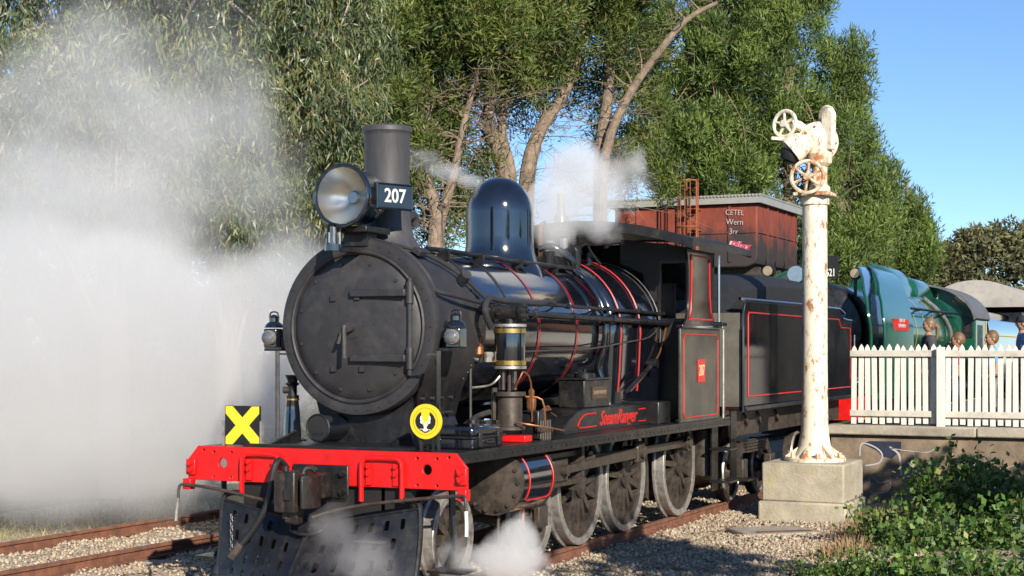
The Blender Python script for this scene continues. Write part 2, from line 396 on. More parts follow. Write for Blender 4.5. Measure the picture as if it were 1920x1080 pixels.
yw = 12.594
def W(px, py): p = at(px, py, y=yw); return p
stroke('graffiti', [W(*p) for p in ((1612, 855), (1616, 832), (1640, 838), (1654, 852), (1648, 868), (1622, 873))], .022, GRF, pl, flat=(0, -1, 0))
stroke('graffiti', [W(*p) for p in ((1668, 838), (1684, 850), (1688, 866), (1690, 892))], .03, GRF, pl, flat=(0, -1, 0))
stroke('graffiti', [W(*p) for p in ((1668, 840), (1700, 845), (1738, 848), (1752, 842))], .012, GRF, pl, flat=(0, -1, 0))
stroke('graffiti', [W(*p) for p in ((1630, 905), (1633, 893), (1650, 905), (1668, 902), (1666, 920), (1640, 925), (1630, 918))], .012, GRF, pl, flat=(0, -1, 0))
stroke('graffiti', [W(*p) for p in ((1712, 850), (1718, 868), (1704, 876), (1722, 884), (1716, 898), (1700, 892))], .012, GRF, pl, flat=(0, -1, 0))
stroke('graffiti', [W(*p) for p in ((1790, 862), (1830, 872), (1866, 860))], .012, GRF, pl, flat=(0, -1, 0))
stroke('graffiti', [W(*p) for p in ((1840, 885), (1880, 878), (1904, 872))], .012, GRF, pl, flat=(0, -1, 0))
yw = 12.597
gb = MB()
gb.add([W(*p) for p in ((1617, 832), (1630, 827), (1690, 828), (1689, 845), (1672, 860), (1655, 856), (1645, 845))], [(0, 1, 2, 3, 4, 5, 6)])
gb.build('graffiti', GRB, pl, smooth=0)

# picket fence along the platform end
fc = thing('picket_fence', 'white painted wooden picket fence along the end of the platform', 'fence', (0, 12.78, 1.03))
pk = MB().px([(-.012, .02), (.012, .02), (.012, 1.20), (-.012, 1.20)], -.044, .044)
pk = MB().prism([(-.041, .02), (.041, .02), (.041, 1.20), (.03, 1.235), (0, 1.28), (-.03, 1.235), (-.041, 1.20)], lambda u, v: (u, -.012, v), lambda u, v: (u, .012, v))
proto = None
for i in range(44):
    x = 2.10+i*.1135
    if proto is None: proto = pk.build('picket', WPK, fc, bevel=.004); o = proto
    else: o = proto.copy(); col.objects.link(o); o.parent = fc
    o.location = (x, random.uniform(-.003, .003), random.uniform(-.016, .016)); o.rotation_euler = (0, random.uniform(-.013, .013), 0)
xa = 2.05
for i, xb in enumerate((3.42, 5.15, 7.1)):
    for z0, z1 in ((1.09, 1.19), (.14, .235)): MB().bx(xa, xb-.006, -.055, -.0145, z0, z1).build('fence_rail', WPR, fc, bevel=.005)
    xa = xb
for x in (3.485, 5.2): MB().bx(x-.062, x+.062, -.15, -.058, -.02, 1.24).build('fence_post', WPK, fc, bevel=.008)
MB().bx(3.27, 3.40, .016, .10, -.01, 1.2).build('fence_post', mat('bare_grey_post', (.22, .21, .2), .8), fc, bevel=.008)

# ================================================================ WATER COLUMN
wc = thing('water_column', 'tall rusting cream water column with two handwheels on a concrete plinth', 'water column', (2.17, 9.93, 0))
# plinth
bl = MB().bx(-.62, .56, -.6, .62, .08, .63).build('plinth', CNY, wc, bevel=.03)
MB().bx(-.66, .60, -.65, .68, -.45, .085).build('plinth_footing', CNY, wc, bevel=.03)
MB().lathe([(.44, .63), (.44, .675), (.30, .70), (.27, .74), (.225, .86), (.205, 1.0), (.19, 1.15), (.182, 2.0), (.178, 4.28), (.178, 4.30), (.205, 4.31), (.205, 4.42), (.175, 4.425)], (0, 0, 0), n=36).build('standpipe', CRM, wc)
for k in range(6):
    a = R(60*k+20); c, s_ = math.cos(a), math.sin(a)
    f = MB(); f.add([(c*.2-s_*.02, s_*.2+c*.02, .68), (c*.2+s_*.02, s_*.2-c*.02, .68), (c*.42+s_*.02, s_*.42-c*.02, .68), (c*.42-s_*.02, s_*.42+c*.02, .68), (c*.2-s_*.02, s_*.2+c*.02, .86), (c*.2+s_*.02, s_*.2-c*.02, .86), (c*.42+s_*.02, s_*.42-c*.02, .70), (c*.42-s_*.02, s_*.42+c*.02, .70)],
      [(0, 1, 2, 3), (4, 7, 6, 5), (0, 4, 5, 1), (1, 5, 6, 2), (2, 6, 7, 3), (3, 7, 4, 0)]); f.build('base_rib', CRR, wc)
    a += R(30); MB().cyl((math.cos(a)*.38, math.sin(a)*.38, .67), (math.cos(a)*.38, math.sin(a)*.38, .76), .035, n=6).build('anchor_bolt', CRR, wc)
MB().box((0.0, 0, 4.455), (.52, .5, .06)).build('top_flange', CRR, wc, bevel=.015)
def handwheel(name, c, ax, r, ns, m, parent):
    a, b, n_ = frame(ax); c = Vector(c); w_ = MB(); k = 30
    w_.tube([c+a*math.cos(2*math.pi*i/k)*r+b*math.sin(2*math.pi*i/k)*r for i in range(k+1)], .028, n=7, sm=0)
    for i in range(ns):
        t = 2*math.pi*i/ns+.4; d = a*math.cos(t)+b*math.sin(t)
        w_.cyl(c+d*.03, c+d*r, .026, .017, n=6)
    w_.cyl(c-n_*.04, c+n_*.06, .05, n=10)
    return w_.build(name, m, parent)
hw = handwheel('handwheel', (-.02, -.36, 4.68), (.12, -1, .02), .225, 6, CRR, wc)
MB().cyl((-.02, -.34, 4.68), (0, 0, 4.68), .03, n=10).build('valve_stem', CRR, hw)
MB().lathe([(.15, 4.47), (.15, 4.56), (.11, 4.6), (.11, 4.85), (.17, 4.9), (.19, 5.02), (.16, 5.16), (.08, 5.24)], (.07, 0, 0), n=24).build('valve_body', CRR, wc)
hd = MB(); ax = Vector((.45, -.86, -.22)).normalized(); c0 = Vector((.05, -.02, 5.2))
hd.lathe([(.20, -.16), (.25, -.1), (.30, -.05), (.30, .0), (.27, .005), (.27, .03), (.22, .06), (.16, .13), (.05, .17)], c0, ax, n=28)
hd.build('swivel_head', CRM, wc)
a_, b_, n_ = frame(ax); bo = MB()
for k in range(10):
    t = 2*math.pi*k/10; p = c0+a_*math.cos(t)*.245+b_*math.sin(t)*.245; bo.cyl(p+n_*.03, p+n_*.06, .02, n=6)
bo.build('flange_bolts', ORU, wc, kind='stuff')
sp = MB()
sp.lathe([(.14, 0), (.17, .05), (.19, .12), (.2, .2), (.21, .21), (.21, .25), (.17, .25)], (-.10, -.2, 5.22), (-.72, -.25, -.62), n=22)
sp.build('spout', CRM, wc)
MB().lathe([(.16, 0), (.165, .05), (.12, .14), (.05, .16)], (-.26, -.255, 5.06), (-.4, -.1, -.9), n=18).build('spout_hood', DRK, wc)
MB().box((-.40, -.28, 5.24), (.32, .12, .05), rz=.3, ry=.1).build('spout_lip', CRM, wc, bevel=.01)
h2 = handwheel('handwheel', (-.36, -.30, 5.46), (-.35, -.95, .05), .185, 5, CRM, wc)
MB().tube([(-.34, -.26, 5.46), (-.2, -.1, 5.44), (-.05, 0, 5.3)], .075, n=10).build('valve_neck', CRM, h2)
arm = MB()
arm.prism(circ(.0, .24, .15, 14, -10, 190)+[(-.13, -.22), (.13, -.22)], lambda u, v: (.13+u*.8, .06-u*.55, 5.36+v), lambda u, v: (.17+u*.8, .14-u*.55, 5.36+v))
arm.build('balance_arm', CRR, wc, bevel=.02)
MB().prism(circ(.0, .22, .12, 14, -10, 190)+[(-.1, -.26), (.1, -.26)], lambda u, v: (.2+u*.8, -.12-u*.3, 5.34+v), lambda u, v: (.24+u*.8, -.04-u*.3, 5.34+v)).build('balance_arm', CRM, wc, bevel=.02)

cs = thing('concrete_slab', 'flat concrete drain slab half buried in the gravel by the plinth', 'slab', (2.2, 7.65, -.20), .72)
MB().bx(-.52, .50, -.42, .40, -.08, .075).build('slab', CON, cs, bevel=.03)
MB().bx(-.36, .40, -.30, -.18, .076, .084).build('rusty_grate', RAI, cs, bevel=.004)
# ================================================================ WATER TANK
tk = thing('water_tank', 'rusty red riveted water tank on a stand behind the locomotive cab', 'water tank', (-9.45, 41.5, 0))
bx_ = [(-2.55, 5.35), (-2.45, 5.15), (-2.2, 5.03), (2.2, 5.03), (2.45, 5.15), (2.55, 5.35), (2.55, 7.15), (-2.55, 7.15)]
_n = RST.node_tree; _mr = [n for n in _n.nodes if n.type == 'MAP_RANGE'][0]; _src = _mr.inputs[0].links[0].from_socket
_tc = [n for n in _n.nodes if n.type == 'TEX_COORD'][0]; _sx = _n.nodes.new('ShaderNodeSeparateXYZ'); _n.links.new(_tc.outputs['Object'], _sx.inputs[0])
_a = _n.nodes.new('ShaderNodeMapRange'); _a.inputs[1].default_value = 5.4; _a.inputs[2].default_value = 7.0; _a.inputs[3].default_value = .2; _a.inputs[4].default_value = -.16; _n.links.new(_sx.outputs[2], _a.inputs[0])
_b2 = _n.nodes.new('ShaderNodeMath'); _b2.operation = 'ADD'; _n.links.new(_src, _b2.inputs[0]); _n.links.new(_a.outputs[0], _b2.inputs[1]); _n.links.new(_b2.outputs[0], _mr.inputs[0])
MB().py(bx_, -2.62, 2.68).build('tank_shell', RST, tk, bevel=.05)
for x in (-1.7, -.6, .5, 1.6): MB().bx(x-.04, x+.04, -2.665, -2.622, 5.2, 7.15).build('plate_joint', RST, tk)
for z in (6.2,):
    MB().bx(-2.5, 2.5, -2.655, -2.623, z-.03, z+.03).build('plate_joint', RST, tk)
    MB().bx(2.553, 2.59, -2.5, 2.6, z-.03, z+.03).build('plate_joint', RST, tk)
for y in (-1.4, -.2, 1.0, 2.1): MB().bx(2.553, 2.60, y-.04, y+.04, 5.2, 7.15).build('plate_joint', RST, tk)
rf = MB().bx(-2.75, 2.72, -2.8, 2.85, 7.16, 7.40).build('roof', ZNC, tk)
cg = MB()
for i in range(46): cg.cyl((-2.7+i*.12, -2.84, 7.42), (-2.7+i*.12, 2.88, 7.42), .045, n=6)
cg.build('corrugated_sheet', ZNC, rf)
MB().bx(-2.0, 2.0, -2.0, 2.1, -.3, 5.0).build('stand', mat('dark_brick_stand', (.10, .055, .04), .9, var=.4, scale=5, bump=.3), tk)
for y in (-1.9, -.6, .7, 1.9): MB().bx(-2.5, 2.45, y-.12, y+.12, 4.75, 5.05).build('bearer', DRT, tk)
lc = MB()
for dx in (-.18, .18): lc.cyl((.45+dx, -3.2, 4.6), (.45+dx, -3.2, 7.95), .025, n=6)
for k in range(11): lc.cyl((.27, -3.2, 4.7+k*.3), (.63, -3.2, 4.7+k*.3), .018, n=6)
lc.build('ladder', ORU, tk)
cgm = MB()
for z in (6.35, 7.9):
    cgm.tube([(.45+.34*math.cos(R(a)), -3.25-.34-.34*math.sin(R(a))+.0, z) for a in range(-30, 211, 20)], .03, n=6, sm=0)
for a in (-20, 20, 60, 90, 120, 160, 200): cgm.cyl((.45+.34*math.cos(R(a)), -3.59-.34*math.sin(R(a)), 5.0), (.45+.34*math.cos(R(a)), -3.59-.34*math.sin(R(a)), 7.9), .016, n=6)
cgm.build('safety_cage', ORU, tk)
for z in (5.2, 6.3, 7.0): MB().bx(.3, .6, -3.2, -2.6, z-.02, z+.02).build('ladder_bracket', ORU, tk)
WSP = mat('white_spray', (.50, .47, .46), .8, var=.2); PSP = mat('pink_spray', (.48, .04, .10), .8, var=.2)
GSP = mat('pale_green_spray', (.45, .62, .35), .8, var=.2)
yt = -2.672
for z, s_, sz, xx in ((6.86, 'CETEL', .26, 1.78), (6.54, 'Wern', .28, 1.78), (6.22, '3rr', .28, 1.74)):
    text('graffiti', s_, sz, WSP, face_m((xx, yt, z), (1, 0, -.06), (0, 0, 1)), tk, bold=-.004, shear=.1, xs=.9)
text('graffiti', 'Pilez', .42, PSP, face_m((1.95, yt-.002, 5.72), (1, 0, -.1), (.1, 0, 1)), tk, bold=.015, shear=.3, xs=.9)
text('graffiti', 'Pilez', .42, WSP, face_m((1.88, yt, 5.70), (1, 0, -.1), (.1, 0, 1)), tk, bold=.03, shear=.3, xs=.9)
text('graffiti', 'KeHb', .46, GSP, face_m((1.28, -2.004, 4.48), (1, 0, 0), (0, 0, 1)), tk, bold=.06, shear=.15)
text('graffiti', 'KeHb', .44, PSP, face_m((1.28, -2.011, 4.48), (1, 0, 0), (0, 0, 1)), tk, bold=.0, shear=.15)
# ================================================================ STEAM LOCOMOTIVE 207
lo = thing('steam_locomotive', 'black steam locomotive 207 with red buffer beam, tall chimney and big headlight', 'locomotive', (0, 0, 0))
BZ = 2.44; BR = .80                                   # boiler axis height and radius
# --- buffer beam
bo_ = [(-1.5, .97), (1.5, .97), (1.5, 1.17), (1.385, 1.30), (-1.385, 1.30), (-1.5, 1.17)]
holes = [circ(-1.10, 1.14, .048, 14), circ(1.10, 1.145, .048, 14)]+[circ(sx*x, z, .014, 8) for sx in (-1, 1) for x, z in ((1.32, 1.26), (1.20, 1.245), (1.0, 1.245), (1.2, 1.005), (1.0, 1.005))]
bm_ = MB().holed(bo_, holes, lambda u, v: (u, 0, v), lambda u, v: (u, .035, v)).build('buffer_beam', RED, lo, bevel=.004)
for sx in (-1, 1):
    MB().bx(sx*1.505, sx*1.40, -.03, -.002, 1.02, 1.17).build('end_bracket', RED, bm_, bevel=.008)
    b = MB()
    for z in (1.065, 1.13): b.cyl((sx*1.45, -.06, z), (sx*1.45, -.03, z), .024, n=6)
    b.build('bracket_bolts', RED, bm_, kind='stuff')
    MB().bx(sx*1.52, sx*1.43, -.06, .03, .88, .985).build('lever_bracket', RED, bm_, bevel=.008)
    x0, x1 = (.44, .86) if sx > 0 else (-.86, -.44)
    z0 = .84
    MB().tube([(x0, -.03, z0), (x0, -.03, 1.15), (x0+.02, -.03, 1.21), (x0+.07, -.03, 1.235), (x1-.07, -.03, 1.235), (x1-.02, -.03, 1.21), (x1, -.03, 1.15), (x1, -.03, z0)], .024, n=8, sm=2).build('pilot_strap', RED, bm_)
    for xx in (x0+.07, x1-.07):
        b = MB()
        for z in (1.16, 1.09): b.cyl((xx, -.045, z), (xx, -.002, z), .02, n=6)
        b.bx(xx-.03, xx+.03, -.02, -.002, .99, 1.19)
        b.build('strap_plate', RED, bm_)
# --- automatic coupler
cp = MB().bx(-.30, .30, -.03, -.003, .86, 1.16).build('coupler_plate', BLS, lo, bevel=.02)
b = MB()
for x in (-.25, .25):
    for z in (.92, 1.09): b.cyl((x, -.07, z), (x, -.03, z), .032, n=6)
b.build('plate_bolts', BLS, cp, kind='stuff')
MB().bx(-.13, .13, -.30, -.03, .86, 1.10).build('coupler_shank', CPL, cp, bevel=.02)
kn = MB().prism([(-.20, -.26), (.15, -.26), (.195, -.34), (.21, -.44), (.195, -.53), (.15, -.59), (.115, -.56), (.12, -.47), (.07, -.41), (-.20, -.38)], lambda u, v: (u, v, .80), lambda u, v: (u, v, 1.10)).build('coupler_head', CPL, cp, bevel=.012)
MB().prism(circ(-.10, -.45, .105, 14, 60, 300)+[(-.02, -.56), (.05, -.545), (.065, -.49), (.03, -.43)], lambda u, v: (u, v, .76), lambda u, v: (u, v, 1.13)).build('knuckle', CPL, kn, bevel=.012, smooth=50)
MB().bx(-.045, .02, -.572, -.54, .88, .98).build('knuckle_slot', DRK, kn)
MB().cyl((-.10, -.45, .70), (-.10, -.45, 1.17), .03, n=12).build('knuckle_pin', CPL, kn)
MB().tube([(.02, -.34, 1.09), (.03, -.32, 1.14), (.08, -.3, 1.15), (.13, -.3, 1.12)], .028).build('lock_lifter', CPL, kn)
MB().box((-.04, -.40, .73), (.14, .12, .16), ry=.15).build('lock_toe', CPL, kn, bevel=.02)
# uncoupling lever
MB().tube([(1.47, -.07, .93), (1.2, -.09, .905), (.6, -.14, .83), (.25, -.20, .76), (.08, -.3, .70)], .016).build('uncoupling_rod', DRT, lo)
MB().tube([(-1.47, -.07, .93), (-1.1, -.09, .90), (-.6, -.13, .83), (-.3, -.2, .8)], .016).build('uncoupling_rod', DRT, lo)
for sx in (-1, 1):
    h = MB().tube([(sx*1.47, -.07, .93), (sx*1.52, -.09, .925), (sx*1.535, -.1, .88), (sx*1.54, -.1, .78)], .014).build('lever_handle', DRT, lo)
    MB().tube([(sx*1.54, -.1, .80), (sx*1.55, -.11, .68), (sx*1.553, -.12, .58)], .016).build('hand_grip', WHT if sx > 0 else STL, h)
# air hose + chain
MB().tube([(-.34, -.06, 1.12), (-.36, -.16, 1.20), (-.38, -.22, 1.1), (-.42, -.26, .8), (-.56, -.30, .55), (-.66, -.34, .42)], .032, n=10).build('air_hose', MBK, lo)
MB().cyl((-.66, -.34, .43), (-.74, -.38, .30), .045, n=10).build('hose_coupling', DRT, lo)
c_ = MB()
for k in range(9):
    z = .66-k*.043; c_.tube([(-.86+.014*math.cos(R(a))*(k % 2), -.2+.014*math.cos(R(a))*((k+1) % 2), z+.026*math.sin(R(a))) for a in range(0, 361, 60)], .006, n=5, sm=0)
c_.build('chain', STD, lo, kind='stuff')
# --- pilot: two slotted plates meeting at a nose
def slot(cx, cy, wv, hv): return rrect(cx-wv/2, cy-hv/2, cx+wv/2, cy+hv/2, wv/2-.001, 4)
pt = bpy.data.objects.new('pilot', None); col.objects.link(pt); pt.parent = lo
for sx in (-1, 1):
    TI, TO, BI, BO = Vector((.03*sx, -.16, .62)), Vector((sx*1.05, -.05, .80)), Vector((.0, -.62, .10)), Vector((sx*1.05, -.16, .10))
    def mp(u, v, o=0):
        p = (BI*(1-u)+BO*u)*(1-v)+(TI*(1-u)+TO*u)*v
        return p+Vector((0, o, 0))
    hs = [slot(.17+.155*i, .30+.0*i, .048, .15) for i in range(5)]+[slot(.17+.155*i, .58, .048, .15) for i in range(5)]+[slot(.42+.145*i, .83, .048, .14) for i in range(4)]+[slot(.17+.155*i, .09, .048, .10) for i in range(5)]
    mid = [(i/12, 0) for i in range(12)]+[(1, i/8) for i in range(8)]+[(1-i/12, 1) for i in range(12)]+[(0, 1-i/8) for i in range(8)]
    MB().holed(mid, hs, lambda u, v: mp(u, v), lambda u, v: mp(u, v, .018)).build('pilot_plate', BLS, pt, smooth=25)
    MB().tube([(sx*1.05, -.15, .10), (sx*1.06, -.07, .45), (sx*1.06, -.05, .78), (sx*1.0, -.03, .86), (sx*.86, -.02, .87)], .028, n=8).build('pilot_frame', BLS, pt)
    MB().tube([TI, (TI+TO)/2, TO], .014).build('pilot_rim', BLS, pt)
MB().tube([(0, -.17, .63), (0, -.64, .10)], .025).build('pilot_nose', BLS, pt)
MB().tube([(-.18, -.17, .66), (-.15, -.28, .58), (0, -.32, .55), (.15, -.28, .58), (.18, -.17, .66)], .02).build('nose_collar', BLS, pt)
MB().box((.62, -.20, .50), (.3, .07, .02)).build('pilot_step', STD, pt)
MB().bx(-.9, .9, .06, .16, .3, .96).build('pilot_backing', DRK, pt)
# rail guards hanging in front of the bogie wheels
for sx in (-1, 1):
    MB().tube([(sx*1.24, .22, .95), (sx*1.24, .22, .45), (sx*1.20, .20, .22)], .035, n=4).build('step_hanger', BLS, lo)
    MB().bx(sx*1.08, sx*1.45, .02, .30, .215, .24).build('front_step', BLS, lo, bevel=.005)
    MB().px([(.05, .24), (.30, .24), (.22, .42)], sx*1.225, sx*1.245).build('step_gusset', BLS, lo)

# --- wheels
def wheel(name, r, hubr, ns, x, y, side, crank=False, cw=0):
    w_ = MB(); e = side
    X = lambda d: x+e*d
    rim_i = r-.085
    w_.lathe([(rim_i-.045, X(-.05)-x), (rim_i, X(-.05)-x), (rim_i, X(.05)-x), (rim_i-.045, X(.05)-x), (rim_i-.045, X(-.05)-x)], (x, 0, 0), (1, 0, 0), n=48, capend=False)
    w_.lathe([(0.001, e*-.09), (hubr, e*-.09), (hubr, e*.075), (hubr*.55, e*.085), (.001, e*.085)], (x, 0, 0), (1, 0, 0), n=24)
    for k in range(ns):
        t = 2*math.pi*k/ns+.1; c, s_ = math.cos(t), math.sin(t)
        for (ra, rb, wa, wb) in ((hubr*.8, rim_i-.02, .042, .028),):
            d0 = (0, c*ra, s_*ra); d1 = (0, c*rb, s_*rb)
            vs = []
            for (d, wd, th) in ((d0, wa, .045), (d1, wb, .032)):
                for sg, tx in ((-1, -1), (1, -1), (1, 1), (-1, 1)):
                    vs.append((x+tx*th, d[1]-s_*wd*sg, d[2]+c*wd*sg))
            w_.add(vs, [(0, 1, 5, 4), (1, 2, 6, 5), (2, 3, 7, 6), (3, 0, 4, 7)])
    if cw:
        n = 12; a0 = math.atan2(-.30, .15)
        poly = [(math.cos(a0+R(-38+76*i/(n-1)))*(rim_i-.01), math.sin(a0+R(-38+76*i/(n-1)))*(rim_i-.01)) for i in range(n)]
        w_.px(poly, x-e*.04, x+e*.058)
    o = w_.build(name, DRT, lo, smooth=40)
    t = MB().lathe([(r-.088, e*-.07), (r+.03, e*-.07), (r+.03, e*-.045), (r, e*-.03), (r-.006, e*.068), (r-.012, e*.075), (r-.088, e*.072), (r-.088, e*-.07)], (x, 0, 0), (1, 0, 0), n=64, capend=False).build('tyre', STL, o, smooth=35)
    o.location = (0, y, r)
    if crank:
        MB().cyl((x+e*.06, -.15, .30), (x+e*.11, -.15, .30), .13, n=20).build('crank_boss', DRT, o)
        MB().px([(-.13, .0), (.13, .0), (-.05, .36), (-.25, .28)], x+e*.058, x+e*.095).build('crank_web', DRT, o)
    return o
for sx in (-1, 1):
    for y in (.90, 2.85): wheel('bogie_wheel', .44, .10, 10, sx*.84, y, sx)
    for y in (4.12, 5.58, 7.62): wheel('driving_wheel', .686, .145, 15, sx*.84, y, sx, True, 1)
for y, r in ((.9, .44), (2.85, .44), (4.12, .686), (5.58, .686), (7.62, .686)): MB().cyl((-.8, y, r), (.8, y, r), .085, n=14).build('axle', DRK, lo)
# frames, bogie frame, springs
for sx in (-1, 1):
    MB().px([(.06, .75), (.06, 1.27), (8.6, 1.27), (8.6, .62), (7.2, .55), (3.5, .55), (3.2, .8), (.5, .8)], sx*.60, sx*.635).build('frame_plate', DRK, lo)
    MB().px([(.5, .56), (3.25, .56), (3.2, .72), (2.1, .80), (1.65, .80), (.55, .72)], sx*.70, sx*.735).build('bogie_frame', DRT, lo)
    for y in (.9, 2.85): MB().bx(sx*.93, sx*1.0, y-.12, y+.12, .34, .56).build('axle_box', DRT, lo, bevel=.01)
    for y in (4.85, 6.6, 8.35):
        MB().px([(y-.06, 1.2), (y+.05, 1.2), (y+.07, .55), (y+.02, .28), (y-.05, .28), (y-.08, .6)], sx*.72, sx*.80).build('brake_hanger', DRT, lo)
        MB().px([(y-.22, .35), (y-.12, .30), (y-.14, .78), (y-.2, .78)], sx*.78, sx*.88).build('brake_shoe', DRT, lo)
    for y in (4.12, 5.58):
        MB().px([(y-.45, 1.08), (y, 1.0), (y+.45, 1.08), (y+.45, 1.11), (y, 1.17), (y-.45, 1.11)], sx*.66, sx*.74).build('leaf_spring', DRT, lo)
MB().cyl((-.5, 8.75, .62), (-.5, 9.6, .62), .12, n=12).build('drawbar', DRK, lo)
MB().bx(-.62, .62, 6.3, 7.5, .5, 1.6).build('ashpan', DRK, lo)

# --- cylinders and motion (both sides)
for sx in (-1, 1):
    cc = (sx*1.04, 0, .925)
    c_ = MB().lathe([(.33, 1.52), (.33, 2.28)], (sx*1.04, 0, .925), (0, 1, 0), n=40).build('cylinder', BLK, lo)
    MB().lathe([(.02, 1.455), (.10, 1.46), (.24, 1.475), (.295, 1.49), (.335, 1.495), (.335, 1.525)], (sx*1.04, 0, .925), (0, 1, 0), n=40).build('cylinder_cover', DRT, c_)
    MB().lathe([(.335, 2.275), (.335, 2.31), (.2, 2.33), (.09, 2.36), (.09, 2.5), (.03, 2.5)], (sx*1.04, 0, .925), (0, 1, 0), n=32).build('cylinder_cover', DRT, c_)
    b = MB()
    for k in range(14):
        t = 2*math.pi*k/14; b.cyl((sx*1.04+.285*math.cos(t), 1.46, .925+.285*math.sin(t)), (sx*1.04+.285*math.cos(t), 1.50, .925+.285*math.sin(t)), .022, n=6)
    b.build('cover_nuts', DRT, c_, kind='stuff')
    # red lining panel on the barrel
    def onb(a, y, rr=.3325): return (sx*(1.04+rr*math.cos(a)), y, .925+rr*math.sin(a))
    ln = []
    for a in np.linspace(R(-32), R(52), 12): ln.append(onb(a, 1.66))
    for y in np.linspace(1.70, 2.20, 6): ln.append(onb(R(56), y))
    for a in np.linspace(R(52), R(-32), 12): ln.append(onb(a, 2.24))
    for y in np.linspace(2.20, 1.70, 6): ln.append(onb(R(-36), y))
    ln.append(ln[0]); MB().tube(ln, .008, n=6, sm=0).build('lining', RLN, c_)
    MB().bx(sx*.64, sx*.9, 1.5, 2.3, .70, 1.26).build('cylinder_block', DRT, lo)
    # drain cocks
    for y in (1.6, 2.2): MB().tube([(sx*1.06, y, .6), (sx*1.06, y-.02, .45), (sx*1.12, y-.12, .36)], .017).build('drain_pipe', COP if y > 2 else DRT, lo)
    # slide bars, crosshead, piston rod
    for z in (.78, 1.09): MB().bx(sx*.99, sx*1.09, 2.32, 3.62, z-.03, z+.03).build('slide_bar', ROD, lo, bevel=.005)
    MB().bx(sx*.60, sx*1.14, 3.58, 3.66, .68, 1.24).build('motion_bracket', DRT, lo)
    MB().cyl((sx*1.04, 2.4, .925), (sx*1.04, 3.0, .925), .03, n=12).build('piston_rod', NKL, lo)
    ch = MB().prism([(2.86, .80), (3.26, .80), (3.26, 1.06), (2.86, 1.06)], lambda u, v: (sx*.97, u, v), lambda u, v: (sx*1.115, u, v)).build('crosshead', ROD, lo, bevel=.02)
    MB().cyl((sx*1.1, 3.08, .93), (sx*1.19, 3.08, .93), .06, n=14).build('gudgeon_pin', ROD, ch)
    P2 = (5.43, .986)
    def rod(name, y0, z0, y1, z1, xa, xb, w0, w1, m=ROD):
        d = Vector((y1-y0, z1-z0)).normalized(); n_ = Vector((-d.y, d.x))
        pl_ = [(y0+n_.x*w0, z0+n_.y*w0), (y0-n_.x*w0, z0-n_.y*w0), (y1-n_.x*w1, z1-n_.y*w1), (y1+n_.x*w1, z1+n_.y*w1)]
        return MB().px(pl_, sx*xa, sx*xb).build(name, m, lo, bevel=.008)
    r_ = rod('connecting_rod', 3.08, .93, P2[0], P2[1], 1.10, 1.155, .042, .062)
    MB().bx(sx*1.085, sx*1.17, P2[0]-.12, P2[0]+.13, P2[1]-.13, P2[1]+.13).build('big_end', ROD, r_, bevel=.03)
    MB().cyl((sx*.93, P2[0], P2[1]), (sx*1.21, P2[0], P2[1]), .075, n=18).build('crank_pin', ROD, r_)
    for ya, yb in ((3.97, 5.43), (5.43, 7.47)):
        r_ = rod('coupling_rod', ya, .986, yb, .986, 1.0, 1.05, .05, .05)
        for yy in ((ya, yb) if ya < 4 else (yb,)):
            if yy != 5.43: MB().cyl((sx*.98, yy, .986), (sx*1.09, yy, .986), .10, n=20).build('rod_bush', ROD, r_); MB().cyl((sx*.93, yy, .986), (sx*1.125, yy, .986), .06, n=16).build('crank_pin', ROD, r_)
    rod('valve_rod', 2.4, 1.16, 3.9, 1.18, .92, .96, .03, .03)
    MB().px([(3.75, 1.26), (3.95, 1.26), (3.98, .95), (3.86, .85), (3.74, .95)], sx*.66, sx*.70).build('valve_link', ROD, lo)
# --- running board
MB().bx(-1.36, 1.36, .035, 8.12, 1.262, 1.30).build('running_board', BLS, lo, bevel=.004)
for sx in (-1, 1): MB().bx(sx*1.315, sx*1.358, .04, 8.45, 1.19, 1.2615).build('valance', BLS, lo)
b = MB()
for k in range(60):
    y = .2+k*.135; b.cyl((1.357, y, 1.235), (1.364, y, 1.235), .012, n=6)
b.build('valance_rivets', BLS, lo, kind='stuff')
MB().bx(-.9, .9, .04, .62, 1.301, 1.33).build('front_platform', BLS, lo)
for sx in (-1, 1): MB().px([(.06, 1.305), (.06, 1.33), (.55, 1.44), (.62, 1.305)], sx*.60, sx*.64).build('frame_stay', BLS, lo)

# --- smokebox
MB().py([(-.62, 1.25), (.62, 1.25), (.5, 1.55), (.62, 1.95), (-.62, 1.95), (-.5, 1.55)], .80, 1.75).build('smokebox_saddle', BLS, lo)
sm = MB().lathe([(BR, .76), (BR, 1.78)], (0, 0, BZ), (0, 1, 0), n=72).build('smokebox', SMK, lo)
MB().lathe([(.70, .655), (.80, .64), (.845, .65), (.86, .68), (.86, .74), (BR, .765), (.6, .765)], (0, 0, BZ), (0, 1, 0), n=72, capend=False).build('smokebox_ring', SMK, sm)
dr = MB().lathe([(.0005, .565), (.25, .575), (.45, .595), (.60, .62), (.685, .645), (.70, .66), (.70, .70)], (0, 0, BZ), (0, 1, 0), n=72).build('smokebox_door', SMK, lo)
MB().tube([(.725*math.cos(R(a)), .642, BZ+.725*math.sin(R(a))) for a in range(0, 361, 6)], .018, n=6, sm=0).build('door_ring', SMK, dr)
dy = lambda r: .565+.085*(r/.70)**2
b = MB()
for x, z in ((-.22, .28), (.05, .285), (-.22, -.40), (.10, -.40)): b.bx(x-.028, x+.028, dy(math.hypot(x, z))-.03, dy(.4)+.02, BZ+z-.028, BZ+z+.028)
for k in range(12):
    t = 2*math.pi*k/12+.26; b.cyl((.62*math.cos(t), dy(.62)-.02, BZ+.62*math.sin(t)), (.62*math.cos(t), dy(.62)+.02, BZ+.62*math.sin(t)), .018, n=8)
b.build('door_studs', SMK, dr, kind='stuff')
